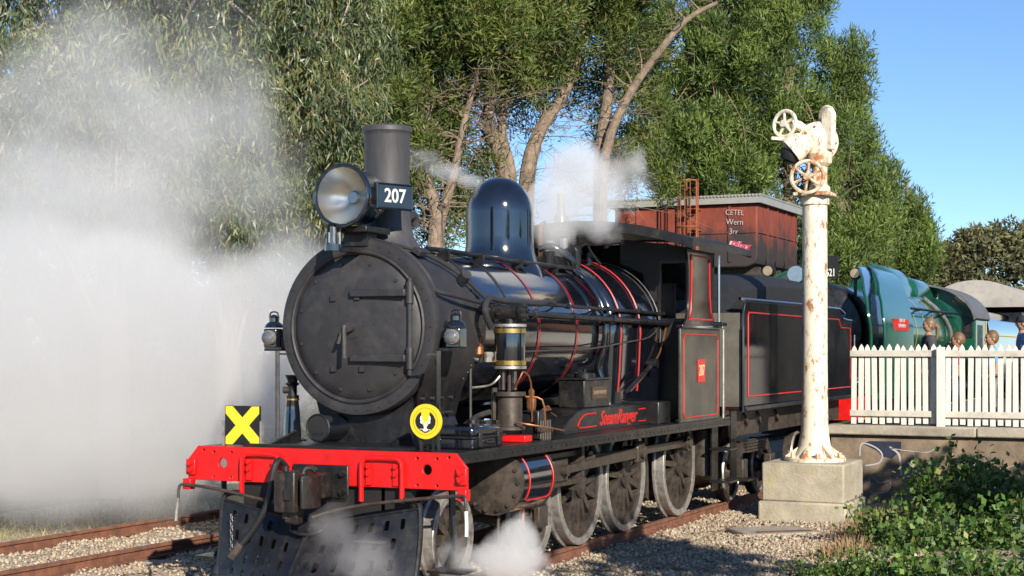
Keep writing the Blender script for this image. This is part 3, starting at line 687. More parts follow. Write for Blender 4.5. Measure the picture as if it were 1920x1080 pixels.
hub = MB().lathe([(.0005, .50), (.05, .505), (.055, .56), (.115, .565), (.12, .59), (.12, .62)], (-.02, 0, BZ), (0, 1, 0), n=28).build('door_hub', SMK, dr)
MB().tube([(-.02, .46, BZ), (-.02, .44, BZ-.02), (-.015, .44, BZ-.30)], .02, n=8).build('door_handle', STD, hub)
MB().tube([(-.02, .48, BZ), (-.05, .47, BZ-.03), (-.10, .46, BZ-.16)], .018, n=8).build('door_handle', STD, hub)
for z in (.32, -.30):
    h = MB().bx(-.02, .58, dy(.3)-.05, dy(.5)-.01, BZ+z-.035, BZ+z+.035).build('door_hinge', SMK, dr, bevel=.01)
    MB().cyl((.60, .60, BZ+z-.10), (.60, .60, BZ+z+.10), .038, n=12).build('hinge_knuckle', SMK, h)
MB().cyl((.60, .60, BZ-.46), (.60, .60, BZ+.46), .022, n=10).build('hinge_rod', SMK, dr)
rv = MB()
for y in (.83, 1.70):
    for k in range(64):
        t = 2*math.pi*k/64; rv.cyl((BR*.99*math.cos(t), y, BZ+BR*.99*math.sin(t)), ((BR+.010)*math.cos(t), y, BZ+(BR+.010)*math.sin(t)), .014, .008, n=6)
for k in range(40):
    t = 2*math.pi*k/40; rv.cyl((.80*math.cos(t), .655, BZ+.80*math.sin(t)), (.80*math.cos(t), .632, BZ+.80*math.sin(t)), .012, .007, n=6)
for z in (1.45, 1.6, 1.75, 1.9):
    for y in (.9, 1.1, 1.3, 1.5): rv.cyl((.5, y, z), (.60, y, z), .015, n=6)
rv.build('rivets', SMK, sm, kind='stuff')
# --- boiler barrel
bo2 = MB().lathe([(BR+.004, 1.78), (BR+.004, 5.32)], (0, 0, BZ), (0, 1, 0), n=80).build('boiler', BLK, lo)
for y in (1.80, 2.42): MB().lathe([(BR+.005, y-.03), (BR+.011, y-.028), (BR+.011, y+.028), (BR+.005, y+.03)], (0, 0, BZ), (0, 1, 0), n=72, capend=False).build('boiler_band', BLS, bo2)
for y in (3.17, 4.26):
    bb = MB().lathe([(BR+.005, y-.035), (BR+.012, y-.033), (BR+.012, y+.033), (BR+.005, y+.035)], (0, 0, BZ), (0, 1, 0), n=72, capend=False).build('boiler_band', BLK, bo2)
    for d in (-.02, .02): MB().lathe([(BR+.013, y+d-.0055), (BR+.0135, y+d+.0055)], (0, 0, BZ), (0, 1, 0), n=72, capend=False).build('lining', RLN, bb)
# firebox wrapper: round top, straight sides
def fb(y, rr, zb=1.55):
    o = [(rr*math.cos(R(a)), y, BZ+rr*math.sin(R(a))) for a in range(-8, 189, 7)]
    return o+[(-rr*.95, y, zb), (rr*.95, y, zb)]
sec = [fb(5.30, .80), fb(5.33, .86), fb(5.42, .905), fb(5.55, .92), fb(6.4, .92), fb(7.05, .915), fb(7.12, .89), fb(7.14, .80)]
n = len(sec[0]); fbm = MB(); fbm.add([p for s_ in sec for p in s_], [(i*n+k, i*n+(k+1) % n, (i+1)*n+(k+1) % n, (i+1)*n+k) for i in range(len(sec)-1) for k in range(n)]+[tuple(reversed(range(n))), tuple(range((len(sec)-1)*n, len(sec)*n))])
fbx = fbm.build('firebox', BLK, lo, smooth=50)
for y in (5.40, 6.02):
    rr = .925 if y > 5.5 else .905
    bb = MB(); P_ = fb(y, rr); P_ = [P_[-1][:2]+(1.72,)]+[(P_[0][0]*.985, y, 2.0)]+P_[:-2]+[(-P_[0][0]*.985, y, 2.0)]+[P_[-2][:2]+(1.72,)]
    bb.tube(P_, .012, n=6, sm=0); bb = bb.build('boiler_band', BLK, fbx)
    for d in (-.014, .014): MB().tube([(p[0]*1.012, p[1]+d, BZ+(p[2]-BZ)*1.012) for p in P_], .0045, n=5, sm=0).build('lining', RLN, bb)
MB().tube([(p[0]*1.012, p[1], BZ+(p[2]-BZ)*1.012) for p in fb(6.78, .92)[:-2]], .007, n=6, sm=0).build('firebox_pipe', STD, fbx)
# --- chimney, dome
ch_ = MB().lathe([(.40, -.06), (.33, .0), (.27, .10), (.24, .22), (.226, .36), (.226, 1.10), (.236, 1.13), (.248, 1.145), (.248, 1.185), (.235, 1.20), (.19, 1.20), (.19, .5)], (0, 1.24, BZ+.80), n=48, capend=False).build('chimney', CHM, lo)
dm = MB().lathe([(.56, -.26), (.50, -.12), (.445, -.02), (.41, .07), (.392, .16), (.388, .28), (.388, .55)]+[(.388*math.cos(R(a)), .55+.41*math.sin(R(a))) for a in range(8, 90, 8)]+[(.001, .96)], (0, 3.88, BZ+.80), n=56).build('steam_dome', BLK, lo)
# --- headlight
hl = thing('tmp', 'x', 'x'); bpy.data.objects.remove(hl)
hl = MB().lathe([(.295, .36), (.30, .40), (.285, .42), (.27, .44), (.26, .70), (.24, .80), (.12, .88), (.001, .89)], (0, 0, 3.68), (0, 1, 0), n=44, capend=False).build('headlight', BLK, lo)
MB().tube([(.288*math.cos(R(a)), .36, 3.68+.288*math.sin(R(a))) for a in range(0, 361, 8)], .02, n=8, sm=0).build('headlight_rim', BLK, hl)
MB().lathe([(.275, .375), (.22, .47), (.14, .55), (.07, .585), (.06, .59)], (0, 0, 3.68), (0, 1, 0), n=40, capend=False).build('reflector', MIR, hl)
MB().lathe([(.0005, .56), (.05, .56), (.06, .60), (.001, .61)], (0, 0, 3.68), (0, 1, 0), n=16).build('lamp_bulb', NKL, hl)
MB().lathe([(.0005, .352), (.15, .355), (.278, .365), (.278, .372), (.15, .363), (.0005, .36)], (0, 0, 3.68), (0, 1, 0), n=40).build('lens', GLS, hl)
MB().bx(-.2, .2, .48, .95, 3.34, 3.40).build('headlight_bracket', BLS, lo, bevel=.01)
MB().bx(-.13, .13, .62, .80, 3.22, 3.36).build('bracket_foot', BLS, lo)
# number board, turned a little outward
d22 = Vector((math.sin(R(22)), math.cos(R(22)), 0))
for sx in (-1, 1):
    d = Vector((sx*math.sin(R(22)), math.cos(R(22)), 0)); nrm = Vector((sx*math.cos(R(22)), -math.sin(R(22)), 0))
    c0 = Vector((sx*.30, .47, 3.68)); cc_ = c0+d*.22
    nb = MB(); nb.add([cc_+d*a*.22+Vector((0, 0, 1))*b_*.125+nrm*k*.025 for a in (-1, 1) for b_ in (-1, 1) for k in (-1, 1)], [(0, 1, 3, 2), (4, 6, 7, 5), (0, 4, 5, 1), (2, 3, 7, 6), (0, 2, 6, 4), (1, 5, 7, 3)])
    nb = nb.build('number_board', NAV, hl, bevel=.006)
    fr = MB(); E_ = [cc_+d*a*.21+Vector((0, 0, b_*.115))+nrm*.028 for a, b_ in ((-1, -1), (1, -1), (1, 1), (-1, 1))]
    for i in range(4): fr.cyl(E_[i], E_[(i+1) % 4], .009, n=6)
    fr.build('number_board_frame', BLK, nb)
    text('number', '207', .185, mat('grey_white_numerals', (.55, .57, .56), .5), face_m(cc_+nrm*.028, d*sx, (0, 0, 1)), nb, bold=.0035, depth=.002, xs=.95)
    MB().bx(*sorted((sx*.24, sx*.32)), .46, .54, 3.60, 3.76).build('board_hinge', BLS, hl)
MB().cyl((-.10, .38, 3.16), (-.10, .38, 3.22), .085, n=20).build('beacon_base', BLK, lo)
bc = MB().lathe([(.066, 3.22), (.068, 3.25), (.064, 3.38), (.05, 3.42), (.001, 3.43)], (-.10, .38, 0), n=24).build('beacon', GLS, lo)
MB().lathe([(.03, 3.22), (.03, 3.39)], (-.10, .38, 0), n=12).build('beacon_lamp', ALU, bc)
MB().bx(-.05, .06, .40, .62, 3.15, 3.19).build('beacon_bracket', BLS, lo)
# --- pipes and handrails along the boiler
def ring(y, r, a0, a1, n=14): return [(r*math.cos(R(a0+(a1-a0)*i/(n-1))), y, BZ+r*math.sin(R(a0+(a1-a0)*i/(n-1)))) for i in range(n)]
MB().tube(ring(.79, .845, 100, 62, 6)+ring(.80, .845, 55, 24, 6)+[(.85, 1.05, BZ+.30), (.89, 1.6, BZ+.245), (.88, 2.0, BZ+.23)], .022).build('handrail', SMK, lo)
MB().tube(ring(.79, .85, 100, 168, 10), .02).build('handrail', SMK, lo)
MB().tube([(.30, .78, BZ+.80), (.44, 1.05, BZ+.745), (.60, 1.35, BZ+.62), (.76, 1.62, BZ+.42), (.86, 1.85, BZ+.22)], .018).build('electric_conduit', SMK, lo)
MB().box((.46, 1.1, BZ+.735), (.09, .22, .06), ry=.55).build('conduit_box', SMK, lo, bevel=.008)
MB().cyl((.70, 1.50, BZ+.47), (.78, 1.45, BZ+.53), .055, n=14).build('conduit_joint', SMK, lo)
up = MB().tube([(.28, 1.55, BZ+.80), (.36, 2.0, BZ+.79), (.42, 3.2, BZ+.765), (.44, 4.4, BZ+.76), (.44, 5.1, BZ+.76)], .026).build('blower_pipe', BLS, lo)
for y in (1.7, 2.5, 3.5, 4.5): MB().bx(.34, .46, y-.02, y+.02, BZ+.69, BZ+.79).build('pipe_clip', BLS, up)
for (z, x, r_, y0, y1) in ((BZ+.27, .92, .022, 2.0, 6.95), (BZ+.15, .985, .036, 1.75, 6.95)):
    p = MB().tube([(x, y0, z+.01), (x, (y0+y1)/2, z-.005), (x, y1, z-.02)], r_, n=10).build('side_pipe', BLS, lo)
    for y in (2.6, 3.7, 4.9, 6.0): MB().cyl((BR*.97, y, z), (x, y, z), .014, n=6).build('pipe_bracket', BLS, p); MB().cyl((x, y-.03, z), (x, y+.03, z), r_+.012, n=10).build('pipe_collar', BLS, p)
MB().tube([(1.0, 1.55, BZ+.0), (.98, 1.45, BZ+.16), (.95, 1.6, BZ+.29), (.92, 2.0, BZ+.28), (.93, 2.9, BZ+.275), (.93, 3.1, BZ+.31), (.92, 3.3, BZ+.29)], .034, n=10).build('exhaust_pipe', SMK, lo)
MB().tube([(x, y, z) for x, y, z in [(.86, 1.95, BZ-.23), (.85, 2.8, BZ-.235), (.86, 3.6, BZ-.22), (.86, 4.6, BZ-.20), (.93, 5.6, BZ-.12), (.94, 6.3, BZ-.06), (.94, 6.7, BZ+.1), (.9, 6.85, BZ+.3)]], .010, n=6).build('copper_line', STD, lo)
MB().tube([(.95, 6.95, BZ+.1), (.95, 6.7, BZ-.25), (.95, 6.2, BZ-.5), (.96, 5.6, BZ-.72)], .012, n=6).build('copper_line', COP, lo)
MB().tube([(.10, 4.75, BZ+.98), (.25, 4.82, BZ+1.02), (.45, 4.95, BZ+.86)]+ring(5.0, .87, 58, -28, 9)+[(.80, 5.02, BZ-.55)], .043, n=12).build('injector_delivery_pipe', BLK, lo)
MB().tube([(0.0, 1.62, BZ+.79), (.0, 1.62, BZ+1.05), (.0, 1.68, BZ+1.14), (.0, 1.80, BZ+1.15), (0, 1.84, BZ+1.05)], .05, n=10).build('blast_pipe_elbow', SMK, lo)
# safety valves, whistle, turret
for (x, y, h, r_, m) in ((-.05, 4.55, .44, .115, ALU), (.0, 5.35, .33, .05, ALU), (.12, 5.5, .36, .045, ALU)):
    MB().lathe([(r_*1.3, .70), (r_*1.3, .82), (r_, .84), (r_, .80+h*.6), (r_*1.08, .80+h*.62), (r_*1.08, .80+h), (r_*.8, .80+h)], (x, y, BZ), n=24).build('safety_valve', m, lo)
MB().tube([(.02, 5.0, BZ+.88), (.02, 5.0, BZ+1.25), (.03, 5.01, BZ+1.30), (.08, 5.03, BZ+1.335)], .026, n=10).build('whistle', COP, lo)
tr_ = MB().bx(-.30, .34, 4.75, 5.25, BZ+.78, BZ+.90)
tr_.cyl((-.05, 5.45, BZ+.83), (.28, 5.45, BZ+.98), .10, n=14); tr_.sphere((.20, 5.62, BZ+1.0), .11, n=12); tr_.cyl((.2, 5.62, BZ+.9), (.2, 5.62, BZ+1.22), .06, n=12)
tr_.build('steam_turret', BLS, lo)
ms = MB()
for (x, y, z0, z1, r_) in ((.3, 4.65, .75, .95, .05), (.22, 4.9, .85, 1.02, .04), (.38, 5.3, .8, .98, .045), (.1, 5.8, .88, 1.05, .05), (.3, 5.9, .85, 1.0, .04)): ms.cyl((x, y, BZ+z0), (x, y, BZ+z1), r_, n=10)
ms.build('boiler_fittings', BLS, lo, kind='stuff')
MB().tube([(.25, 5.7, BZ+1.05), (.32, 5.75, BZ+1.1), (.36, 5.8, BZ+1.0), (.42, 5.95, BZ+.86)], .02).build('turret_pipe', BLS, lo)
MB().cyl((.15, 5.9, BZ+.86), (.22, 7.0, BZ+.86), .02, n=8).build('regulator_rod', STD, lo)

# --- air pump
ap = bpy.data.objects.new('air_pump', None); col.objects.link(ap); ap.parent = lo; ap.location = (1.06, 1.86, 0)
sc_ = MB().lathe([(.15, 2.06), (.155, 2.09), (.155, 2.43), (.15, 2.46)], (0, 0, 0), n=32).build('steam_cylinder', BLK, ap)
for z in (2.09, 2.41): MB().lathe([(.156, z-.025), (.164, z-.022), (.164, z+.022), (.156, z+.025)], (0, 0, 0), n=32, capend=False).build('brass_band', BRS, sc_)
for z in (2.045, 2.465): MB().cyl((0, 0, z-.014), (0, 0, z+.014), .168, n=32).build('cylinder_flange', STL, sc_)
vh = MB().cyl((-.14, -.02, 2.60), (.13, -.02, 2.60), .075, n=18); vh.cyl((0, 0, 2.48), (0, 0, 2.60), .06, n=14)
vh.cyl((-.2, -.02, 2.60), (-.14, -.02, 2.60), .095, n=18); vh.cyl((.13, -.02, 2.60), (.17, -.02, 2.60), .095, n=18)
for k in range(6): vh.cyl((.17, -.02+.065*math.cos(k*1.047), 2.60+.065*math.sin(k*1.047)), (.19, -.02+.065*math.cos(k*1.047), 2.60+.065*math.sin(k*1.047)), .016, n=6)
vh.build('valve_chest', BLS, ap)
mp_ = MB()
for dx, dy in ((-.08, -.05), (.08, -.05), (.0, .09), (-.03, -.09)): mp_.cyl((dx, dy, 1.82), (dx, dy, 2.04), .02, n=8)
mp_.cyl((0, 0, 1.80), (0, 0, 2.05), .03, n=10); mp_.build('pump_rods', ROD, ap, kind='stuff')
ac = MB().lathe([(.155, 1.42), (.155, 1.45), (.125, 1.46), (.125, 1.74), (.16, 1.76), (.16, 1.80)], (0, 0, 0), n=28).build('air_cylinder', ROD, ap)
MB().cyl((-.16, -.02, 1.44), (-.16, -.02, 1.84), .035, n=10).build('air_passage', ROD, ac)
MB().cyl((-.18, -.06, 1.30), (-.18, -.06, 1.53), .17, n=28).build('lubricator_drum', BLK, lo, loc=(1.06, 1.68, 0))
dl = MB().tube([(-.27, -.03, 2.12), (-.2, -.05, 2.14), (-.14, -.04, 2.18)], .03, n=8); dl.cyl((-.21, -.06, 2.1), (-.21, -.06, 2.2), .045, n=10); dl.build('pump_elbow', STL, ap)
gv = MB().lathe([(.03, 2.16), (.05, 2.18), (.05, 2.25), (.03, 2.27), (.04, 2.32), (.04, 2.38), (.022, 2.4), (.03, 2.44), (.03, 2.52), (.012, 2.58)], (-.30, -.10, 0), n=14).build('governor_valve', COP, ap)
MB().tube([(-.17, -.1, 2.62), (-.34, -.14, 2.62), (-.45, -.18, 2.5), (-.46, -.18, 2.3), (-.38, -.14, 2.15), (-.3, -.1, 2.12)], .032, n=10).build('steam_pipe', SMK, ap)
for p in ([(.1, -.1, 1.85), (.17, -.12, 1.95), (.19, -.08, 2.0), (.22, .02, 1.9), (.2, .1, 1.5)], [(.12, -.12, 1.5), (.25, -.1, 1.48), (.4, .1, 1.44), (.42, .4, 1.40)], [(.15, .05, 1.75), (.3, .12, 1.72), (.32, .15, 1.5)]):
    MB().tube(p, .010, n=6).build('copper_pipe', COP, ap)
MB().tube([(-.38, -.12, 1.30), (-.38, -.12, 2.12)], .014).build('drain_rod', STD, ap)
MB().tube([(-.46, -.1, 1.45), (-.3, -.14, 1.55), (-.15, -.14, 1.6)], .03).build('reversing_arm', STD, ap)
MB().tube([(-.06, -.03, 2.0), (-.12, -.1, 1.9), (-.2, -.1, 1.86), (-.36, -.12, 1.84)], .012).build('copper_pipe', STL, ap)
MB().bx(-.05, .23, -.14, .04, 1.301, 1.37).build('pump_foot', RED, ap, bevel=.01)
# mechanical lubricator behind the pump
lb = MB().bx(1.02, 1.22, 2.22, 2.42, 1.305, 1.60).build('lubricator', BLS, lo, bevel=.015)
MB().lathe([(.04, 1.60), (.05, 1.64), (.05, 1.72), (.03, 1.74), (.035, 1.8), (.012, 1.83)], (1.1, 2.30, 0), n=14).build('lubricator_valve', COP, lb)
b = MB()
for k in range(5): b.cyl((1.22, 2.2+k*.07, 1.40), (1.26, 2.2+k*.07, 1.40), .025, n=8); b.cyl((1.24, 2.22+k*.06, 1.3), (1.24, 2.22+k*.06, 1.5), .013, n=6)
b.build('lubricator_pumps', DRT, lb, kind='stuff')
for k in range(3): MB().tube([(1.15, 2.4+k*.03, 1.58), (1.18, 2.55+k*.03, 1.64-k*.02), (1.1, 2.8, 1.56), (1.0, 3.2, 1.50)], .007, n=5).build('oil_pipe', COP, lb)

# --- splashers, sandboxes
for sx in (-1, 1):
    X0, X1 = sx*.90, sx*1.02
    poly = [(3.30, 1.302), (6.45, 1.302), (6.43, 1.42), (6.33, 1.52), (6.18, 1.56), (3.95, 1.56), (3.72, 1.53), (3.52, 1.46), (3.38, 1.38)]
    sp_ = MB().px(poly, sx*.55, X1).build('splasher', BLS, lo, bevel=.012)
    MB().bx(sx*.9, sx*1.06, 3.30, 6.46, 1.303, 1.325).build('splasher_flange', BLS, sp_)
    rim = [(4.30, 1.35), (3.80, 1.35), (3.77, 1.40), (3.86, 1.46), (4.0, 1.495), (4.30, 1.495)]
    xr = X1+sx*.001
    MB().tube([(xr, y, z) for y, z in rim], .010, n=6, sm=2).build('lining', RLN, sp_)
    MB().tube([(xr, y, z) for y, z in ((5.72, 1.495), (6.12, 1.495), (6.24, 1.46), (6.28, 1.40), (6.24, 1.35), (5.72, 1.35))], .010, n=6, sm=2).build('lining', RLN, sp_)
    text('name', 'SteamRanger', .235, RLN, face_m((X1+sx*.002, 5.02, 1.425), (0, sx, 0), (0, 0, 1)), sp_, bold=.004, depth=.002, shear=.45, xs=.98)
    sb = MB().bx(sx*.66, sx*.98, 4.05, 4.85, 1.562, 1.88).build('sandbox', BLS, lo, bevel=.01)
    MB().bx(sx*.64, sx*1.0, 4.03, 4.87, 1.88, 1.90).build('sandbox_lid', BLS, sb)
    MB().lathe([(.12, 1.90), (.12, 1.95), (.06, 1.96), (.015, 1.97), (.015, 2.0)], (sx*.82, 4.45, 0), n=20).build('sand_filler', BLS, sb)
    np_ = MB().bx(sx*.981, sx*.992, 4.28, 4.72, 1.66, 1.80).build('name_plate', BRS if 0 else mat('bronze_plate', (.10, .065, .04), .45, metal=.3), sb)
    text('name', 'DEAN HARVEY', .062, mat('worn_bronze_letters', (.33, .24, .15), .5, metal=.2), face_m((sx*.9925, 4.5, 1.73), (0, sx, 0), (0, 0, 1)), np_, bold=.001, depth=.002)
MB().bx(.86, 1.20, 5.95, 6.40, 1.303, 1.58).build('tool_locker', BLS, lo, bevel=.012)
MB().tube([(1.0, 5.3, 1.70), (1.0, 6.3, 2.05)], .035, n=4).build('reach_rod', BLS, lo)
MB().cyl((.95, 6.25, 2.05), (1.08, 6.25, 2.05), .06, n=12).build('rod_joint', BLS, lo)

# --- cab
cb = bpy.data.objects.new('cab', None); col.objects.link(cb); cb.parent = lo
for sx in (-1, 1):
    sd_ = MB().px([(6.40, 1.30), (8.06, 1.30), (8.06, 2.50), (6.40, 2.50)], sx*1.30, sx*1.33).build('cab_side', mat('dusty_reflection_cab', (.02, .02, .02), .3, var=.3, scale=3, c2=(.085, .078, .055), mix=(.42, .7), mscale=1.6) if sx > 0 else BLK, cb, bevel=.006)  # grey-green reflection painted into the near side's colour along with dust
    MB().bx(sx*1.27, sx*1.37, 6.38, 8.08, 2.50, 2.54).build('cab_waist_rail', BLK, sd_, bevel=.01)
    L_ = [(6.55, 2.54), (6.66, 2.62), (6.72, 2.75), (6.745, 3.0), (6.74, 3.25), (6.70, 3.42), (6.66, 3.52), (7.86, 3.52), (7.77, 3.40), (7.70, 3.25), (7.70, 3.0), (7.73, 2.75), (7.82, 2.62), (7.98, 2.54)]
    pp = MB().px(L_, sx*1.295, sx*1.325).build('cab_pillar', SDE, cb, bevel=.005)
    xr = sx*1.3265
    def loopl(pts, r_=.011, par=sd_): MB().tube([(xr_, y, z) for y, z in pts+[pts[0]]], r_, n=6, sm=0).build('lining', RLN, par)
    xr_ = sx*1.327
    loopl([(6.83, 3.44), (7.60, 3.44), (7.60, 3.3), (7.615, 2.95), (7.66, 2.72), (7.72, 2.62), (6.76, 2.62), (6.815, 2.75), (6.84, 3.0), (6.845, 3.25)], .013, pp)
    xr_ = sx*1.332
    loopl([(6.52+.06*a, 1.36+.06*b_) for a, b_ in ((0, 1), (.3, .3), (1, 0))]+[(7.90, 1.36), (7.96, 1.42), (7.96, 2.36), (7.90, 2.42), (6.58, 2.42), (6.52, 2.36)], .009)
    pt_ = MB().bx(sx*1.331, sx*1.342, 7.08, 7.38, 1.80, 2.10).build('number_plate', RLN, sd_, bevel=.004)
    text('number', '207', .205, mat('cream_numerals', (.75, .62, .36), .45), face_m((sx*1.343, 7.23, 1.95), (0, sx, 0), (0, 0, 1)), pt_, bold=.0, depth=.002, xs=.74)
    MB().cyl((sx*1.31, 6.42, 1.31), (sx*1.31, 6.42, 2.52), .02, n=8).build('cab_post', BLK, sd_)
    MB().cyl((sx*1.36, 8.12, 1.30), (sx*1.36, 8.12, 2.50), .017, n=8).build('cab_handrail', STL, sd_)
    MB().cyl((sx*1.33, 8.02, 2.56), (sx*1.33, 8.02, 3.50), .016, n=8).build('cab_handrail', NKL, cb)
    MB().bx(sx*1.28, sx*1.42, 7.9, 8.10, 2.54, 2.60).build('arm_rest', BLK, sd_, bevel=.01)
    # front sheet with window opening
    MB().holed([(sx*.60, 1.32), (sx*1.29, 1.32), (sx*1.29, 3.55), (sx*.3, 3.68), (sx*.3, 3.36), (sx*.62, 3.22)], [rrect(*( (.86, 2.62, 1.22, 3.36) if sx > 0 else (-1.22, 2.62, -.86, 3.36)), .04)], lambda u, v: (u, 6.98, v), lambda u, v: (u, 7.0, v)).build('cab_front', DRK, cb)
    fr_ = MB().holed(rrect(*((.83, 2.59, 1.25, 3.39) if sx > 0 else (-1.25, 2.59, -.83, 3.39)), .05), [rrect(*((.87, 2.63, 1.21, 3.35) if sx > 0 else (-1.21, 2.63, -.87, 3.35)), .03)], lambda u, v: (u, 6.965, v), lambda u, v: (u, 6.979, v)).build('window_frame', BLS, cb)
    MB().bx(sx*.87, sx*1.21, 6.985, 6.991, 2.63, 3.35).build('window_pane', GLS, fr_)
    # steps
    MB().px([(8.12, 1.20), (8.40, 1.20), (8.40, .30), (8.12, .30)], sx*1.18, sx*1.20).build('step_plate', BLS, lo)
    for z in (.86, .42): MB().bx(sx*1.18, sx*1.48, 8.05, 8.45, z, z+.03).build('cab_step', BLS, lo, bevel=.006)
    MB().lathe([(.001, .42), (.10, .44), (.17, .50), (.17, 1.12), (.1, 1.18), (.001, 1.2)], (sx*1.0, 8.40, 0), n=24).build('air_reservoir', DRT, lo)
# boiler backhead gap: top of cab front over the firebox, floor, roof
MB().bx(-1.28, 1.28, 6.42, 8.7, 1.26, 1.30).build('cab_floor', BLS, cb)
arc = [(1.56*x, 3.50+.27*(1-x*x)) for x in np.linspace(-1, 1, 25)]
rf_ = MB().py([(x, z+.10) for x, z in arc]+[(x, z+.02) for x, z in reversed(arc)], 6.22, 8.78).build('cab_roof', BLS, cb)
MB().py([(x, z+.105) for x, z in arc]+[(x, z-.02) for x, z in reversed(arc)], 6.19, 6.215).build('roof_fascia', BLS, rf_)
MB().py([(x, z+.10) for x, z in arc]+[(x, z) for x, z in reversed(arc)], 8.785, 8.81).build('roof_fascia', BLS, rf_)
MB().py([(-1.28, 2.9), (1.28, 2.9), (1.28, 3.5), (.6, 3.68), (-.6, 3.68), (-1.28, 3.5)], 7.95, 7.97).build('cab_rear_bulkhead', DRK, cb)
MB().lathe([(.09, 3.74), (.09, 3.98), (.07, 4.02), (.05, 4.02), (.05, 4.25), (.06, 4.25), (.06, 4.3)], (-.45, 6.75, 0), n=18).build('roof_vent', STL, rf_)
# left-hand fireman's gear seen in the cab
MB().bx(-1.0, 1.0, 7.14, 7.2, 1.3, 3.1).build('backhead', DRK, cb)

# ================================================================ LOOSE THINGS ON THE LOCOMOTIVE
xs_ = thing('shunt_signboard', 'yellow cross on black square board standing on the red buffer beam', 'sign', (-.95, .12, 1.30))
MB().bx(-.20, .20, -.008, .008, .01, .385).build('board', MBK, xs_)
for s_ in (-1, 1):
    d = Vector((.19*s_, .365)).normalized(); n_ = Vector((-d.y, d.x))*.045
    a0, a1 = Vector((-.17*s_, .04)), Vector((.17*s_, .355))
    pl_ = [a0+n_, a0-n_, a0-n_+Vector((0, 0)), a1-n_, a1+n_]
    q = [(-.19*s_, .015), (-.11*s_, .015), (.19*s_, .31), (.19*s_, .38), (.11*s_, .38), (-.19*s_, .085)]
    MB().py(q, -.0125 - (.0006 if s_ > 0 else 0), -.0085).build('cross_stroke', YEL, xs_, smooth=0)
for x in (-.215, .215): MB().bx(x-.012, x+.012, -.02, .02, 0, .24).build('holder', STL, xs_)
bd = thing('round_headboard', 'round yellow badge with black and white bird standing on the front footplate', 'badge', (1.06, .06, 1.575))
MB().cyl((0, -.012, 0), (0, .012, 0), .158, n=40).build('disc', YEO, bd)
MB().holed(circ(0, 0, .124, 40), [circ(0, 0, .1215, 40)], lambda u, v: (u, -.0135, v), lambda u, v: (u, -.0125, v)).build('ring_line', MBK, bd, smooth=0)
for s_ in (-1, 1):
    wg = MB(); ot, inn = [], []; K = 33
    for i in range(K):
        q = i/(K-1); a = R(-80+146*q); r_ = .108*(1.0 if i % 2 == 0 else (.90 if q > .6 else .955))
        ot.append((s_*r_*math.cos(a)*.98, -.0145, r_*math.sin(a)*.86-.004+.012*q)); inn.append((s_*(.012+.03*math.sin(min(1, q*1.25)*math.pi/2)), -.0145, -.05+.105*q**1.15))
    wg.add(ot+inn, [(i, i+1, K+i+1, K+i) for i in range(K-1)]); wg.build('black_wing', MBK, bd, smooth=0)
    for cx, cz, rx, rz in ((.043, .028, .010, .022), (.037, -.004, .014, .016)): MB().py([(s_*cx+rx*math.cos(R(a)), cz+rz*math.sin(R(a))) for a in range(0, 360, 30)], -.0175, -.0148).build('white_feather', WHT, bd, smooth=0)
MB().py([(-.008, -.005), (.012, -.002), (.017, -.03), (.013, -.05), (.006, -.062), (-.008, -.062), (-.016, -.045), (-.014, -.025)], -.0178, -.0150).build('white_body', WHT, bd, smooth=0)
MB().py([(.030*math.cos(R(a)), -.083+.018*math.sin(R(a))) for a in range(180, 361, 20)], -.0165, -.0146).build('black_base', MBK, bd, smooth=0)
MB().py([(.026*math.cos(R(a)), -.074+.015*math.sin(R(a))) for a in range(0, 360, 24)], -.0185, -.0167).build('white_base', WHT, bd, smooth=0)
MB().py([(-.056, -.066), (.056, -.072), (.056, -.077), (-.056, -.071)], -.0163, -.0147).build('perch', WHT, bd, smooth=0)
for t in (-1, 1): MB().bx(t*.06-.012, t*.06+.012, .013, .035, -.275, .05).build('stand_leg', BLS, bd)
for i, (x, lbl, y) in enumerate(((-1.03, 'black oil marker lamp hung beside the far edge of the smokebox', .78), (.99, 'black oil marker lamp with round lens hung beside the air pump', .80))):
    lp = thing('marker_lamp', lbl, 'lamp', (x, y, 2.24), 0)
    MB().bx(-.075, .075, -.08, .08, 0, .19).build('lamp_body', BLK, lp, bevel=.012)
    MB().lathe([(.10, .20), (.085, .235), (.05, .26), (.05, .30), (.06, .305), (.02, .33)], (0, 0, 0), n=4+12).build('lamp_chimney', BLK, lp)
    MB().lathe([(.075, 0), (.075, .03), (.066, .045)], (0, -.08, .10), (0, -1, 0), n=22).build('lens_rim', STL, lp)
    MB().lathe([(.066, .03), (.06, .055), (.035, .072), (.001, .078)], (0, -.08, .10), (0, -1, 0), n=22).build('lens', mat('smoky_lens', (.22, .22, .22), .15, metal=.6), lp)
    MB().tube([(-.05, 0, .25), (-.05, 0, .32), (-.03, 0, .355), (.03, 0, .355), (.05, 0, .32), (.05, 0, .25)], .008, n=6).build('carry_handle', BLS, lp)
    MB().bx(-.14 if x > 0 else -.05, .05 if x > 0 else .14, -.10, .10, -.03, -.002).build('lamp_shelf', BLS, lp)
    MB().box((-.16 if x > 0 else .16, 0.03, .04), (.16, .06, .12)).build('lamp_bracket', BLS, lp)
for x, y in ((-.84, .55), (1.06, .30)):
    p_ = MB().cyl((x, y, 1.29), (x, y, 2.21), .022, n=10).build('handrail_post', STD if x < 0 else BLK, lo); MB().bx(min(x, x*.88), max(x, x*.88), y-.008, y+.008, 2.17, 2.19).build('post_stay', STD, p_)
jk = thing('screw_jack', 'tapered black bottle jack standing on the far running board', 'jack', (-.86, .85, 1.30))
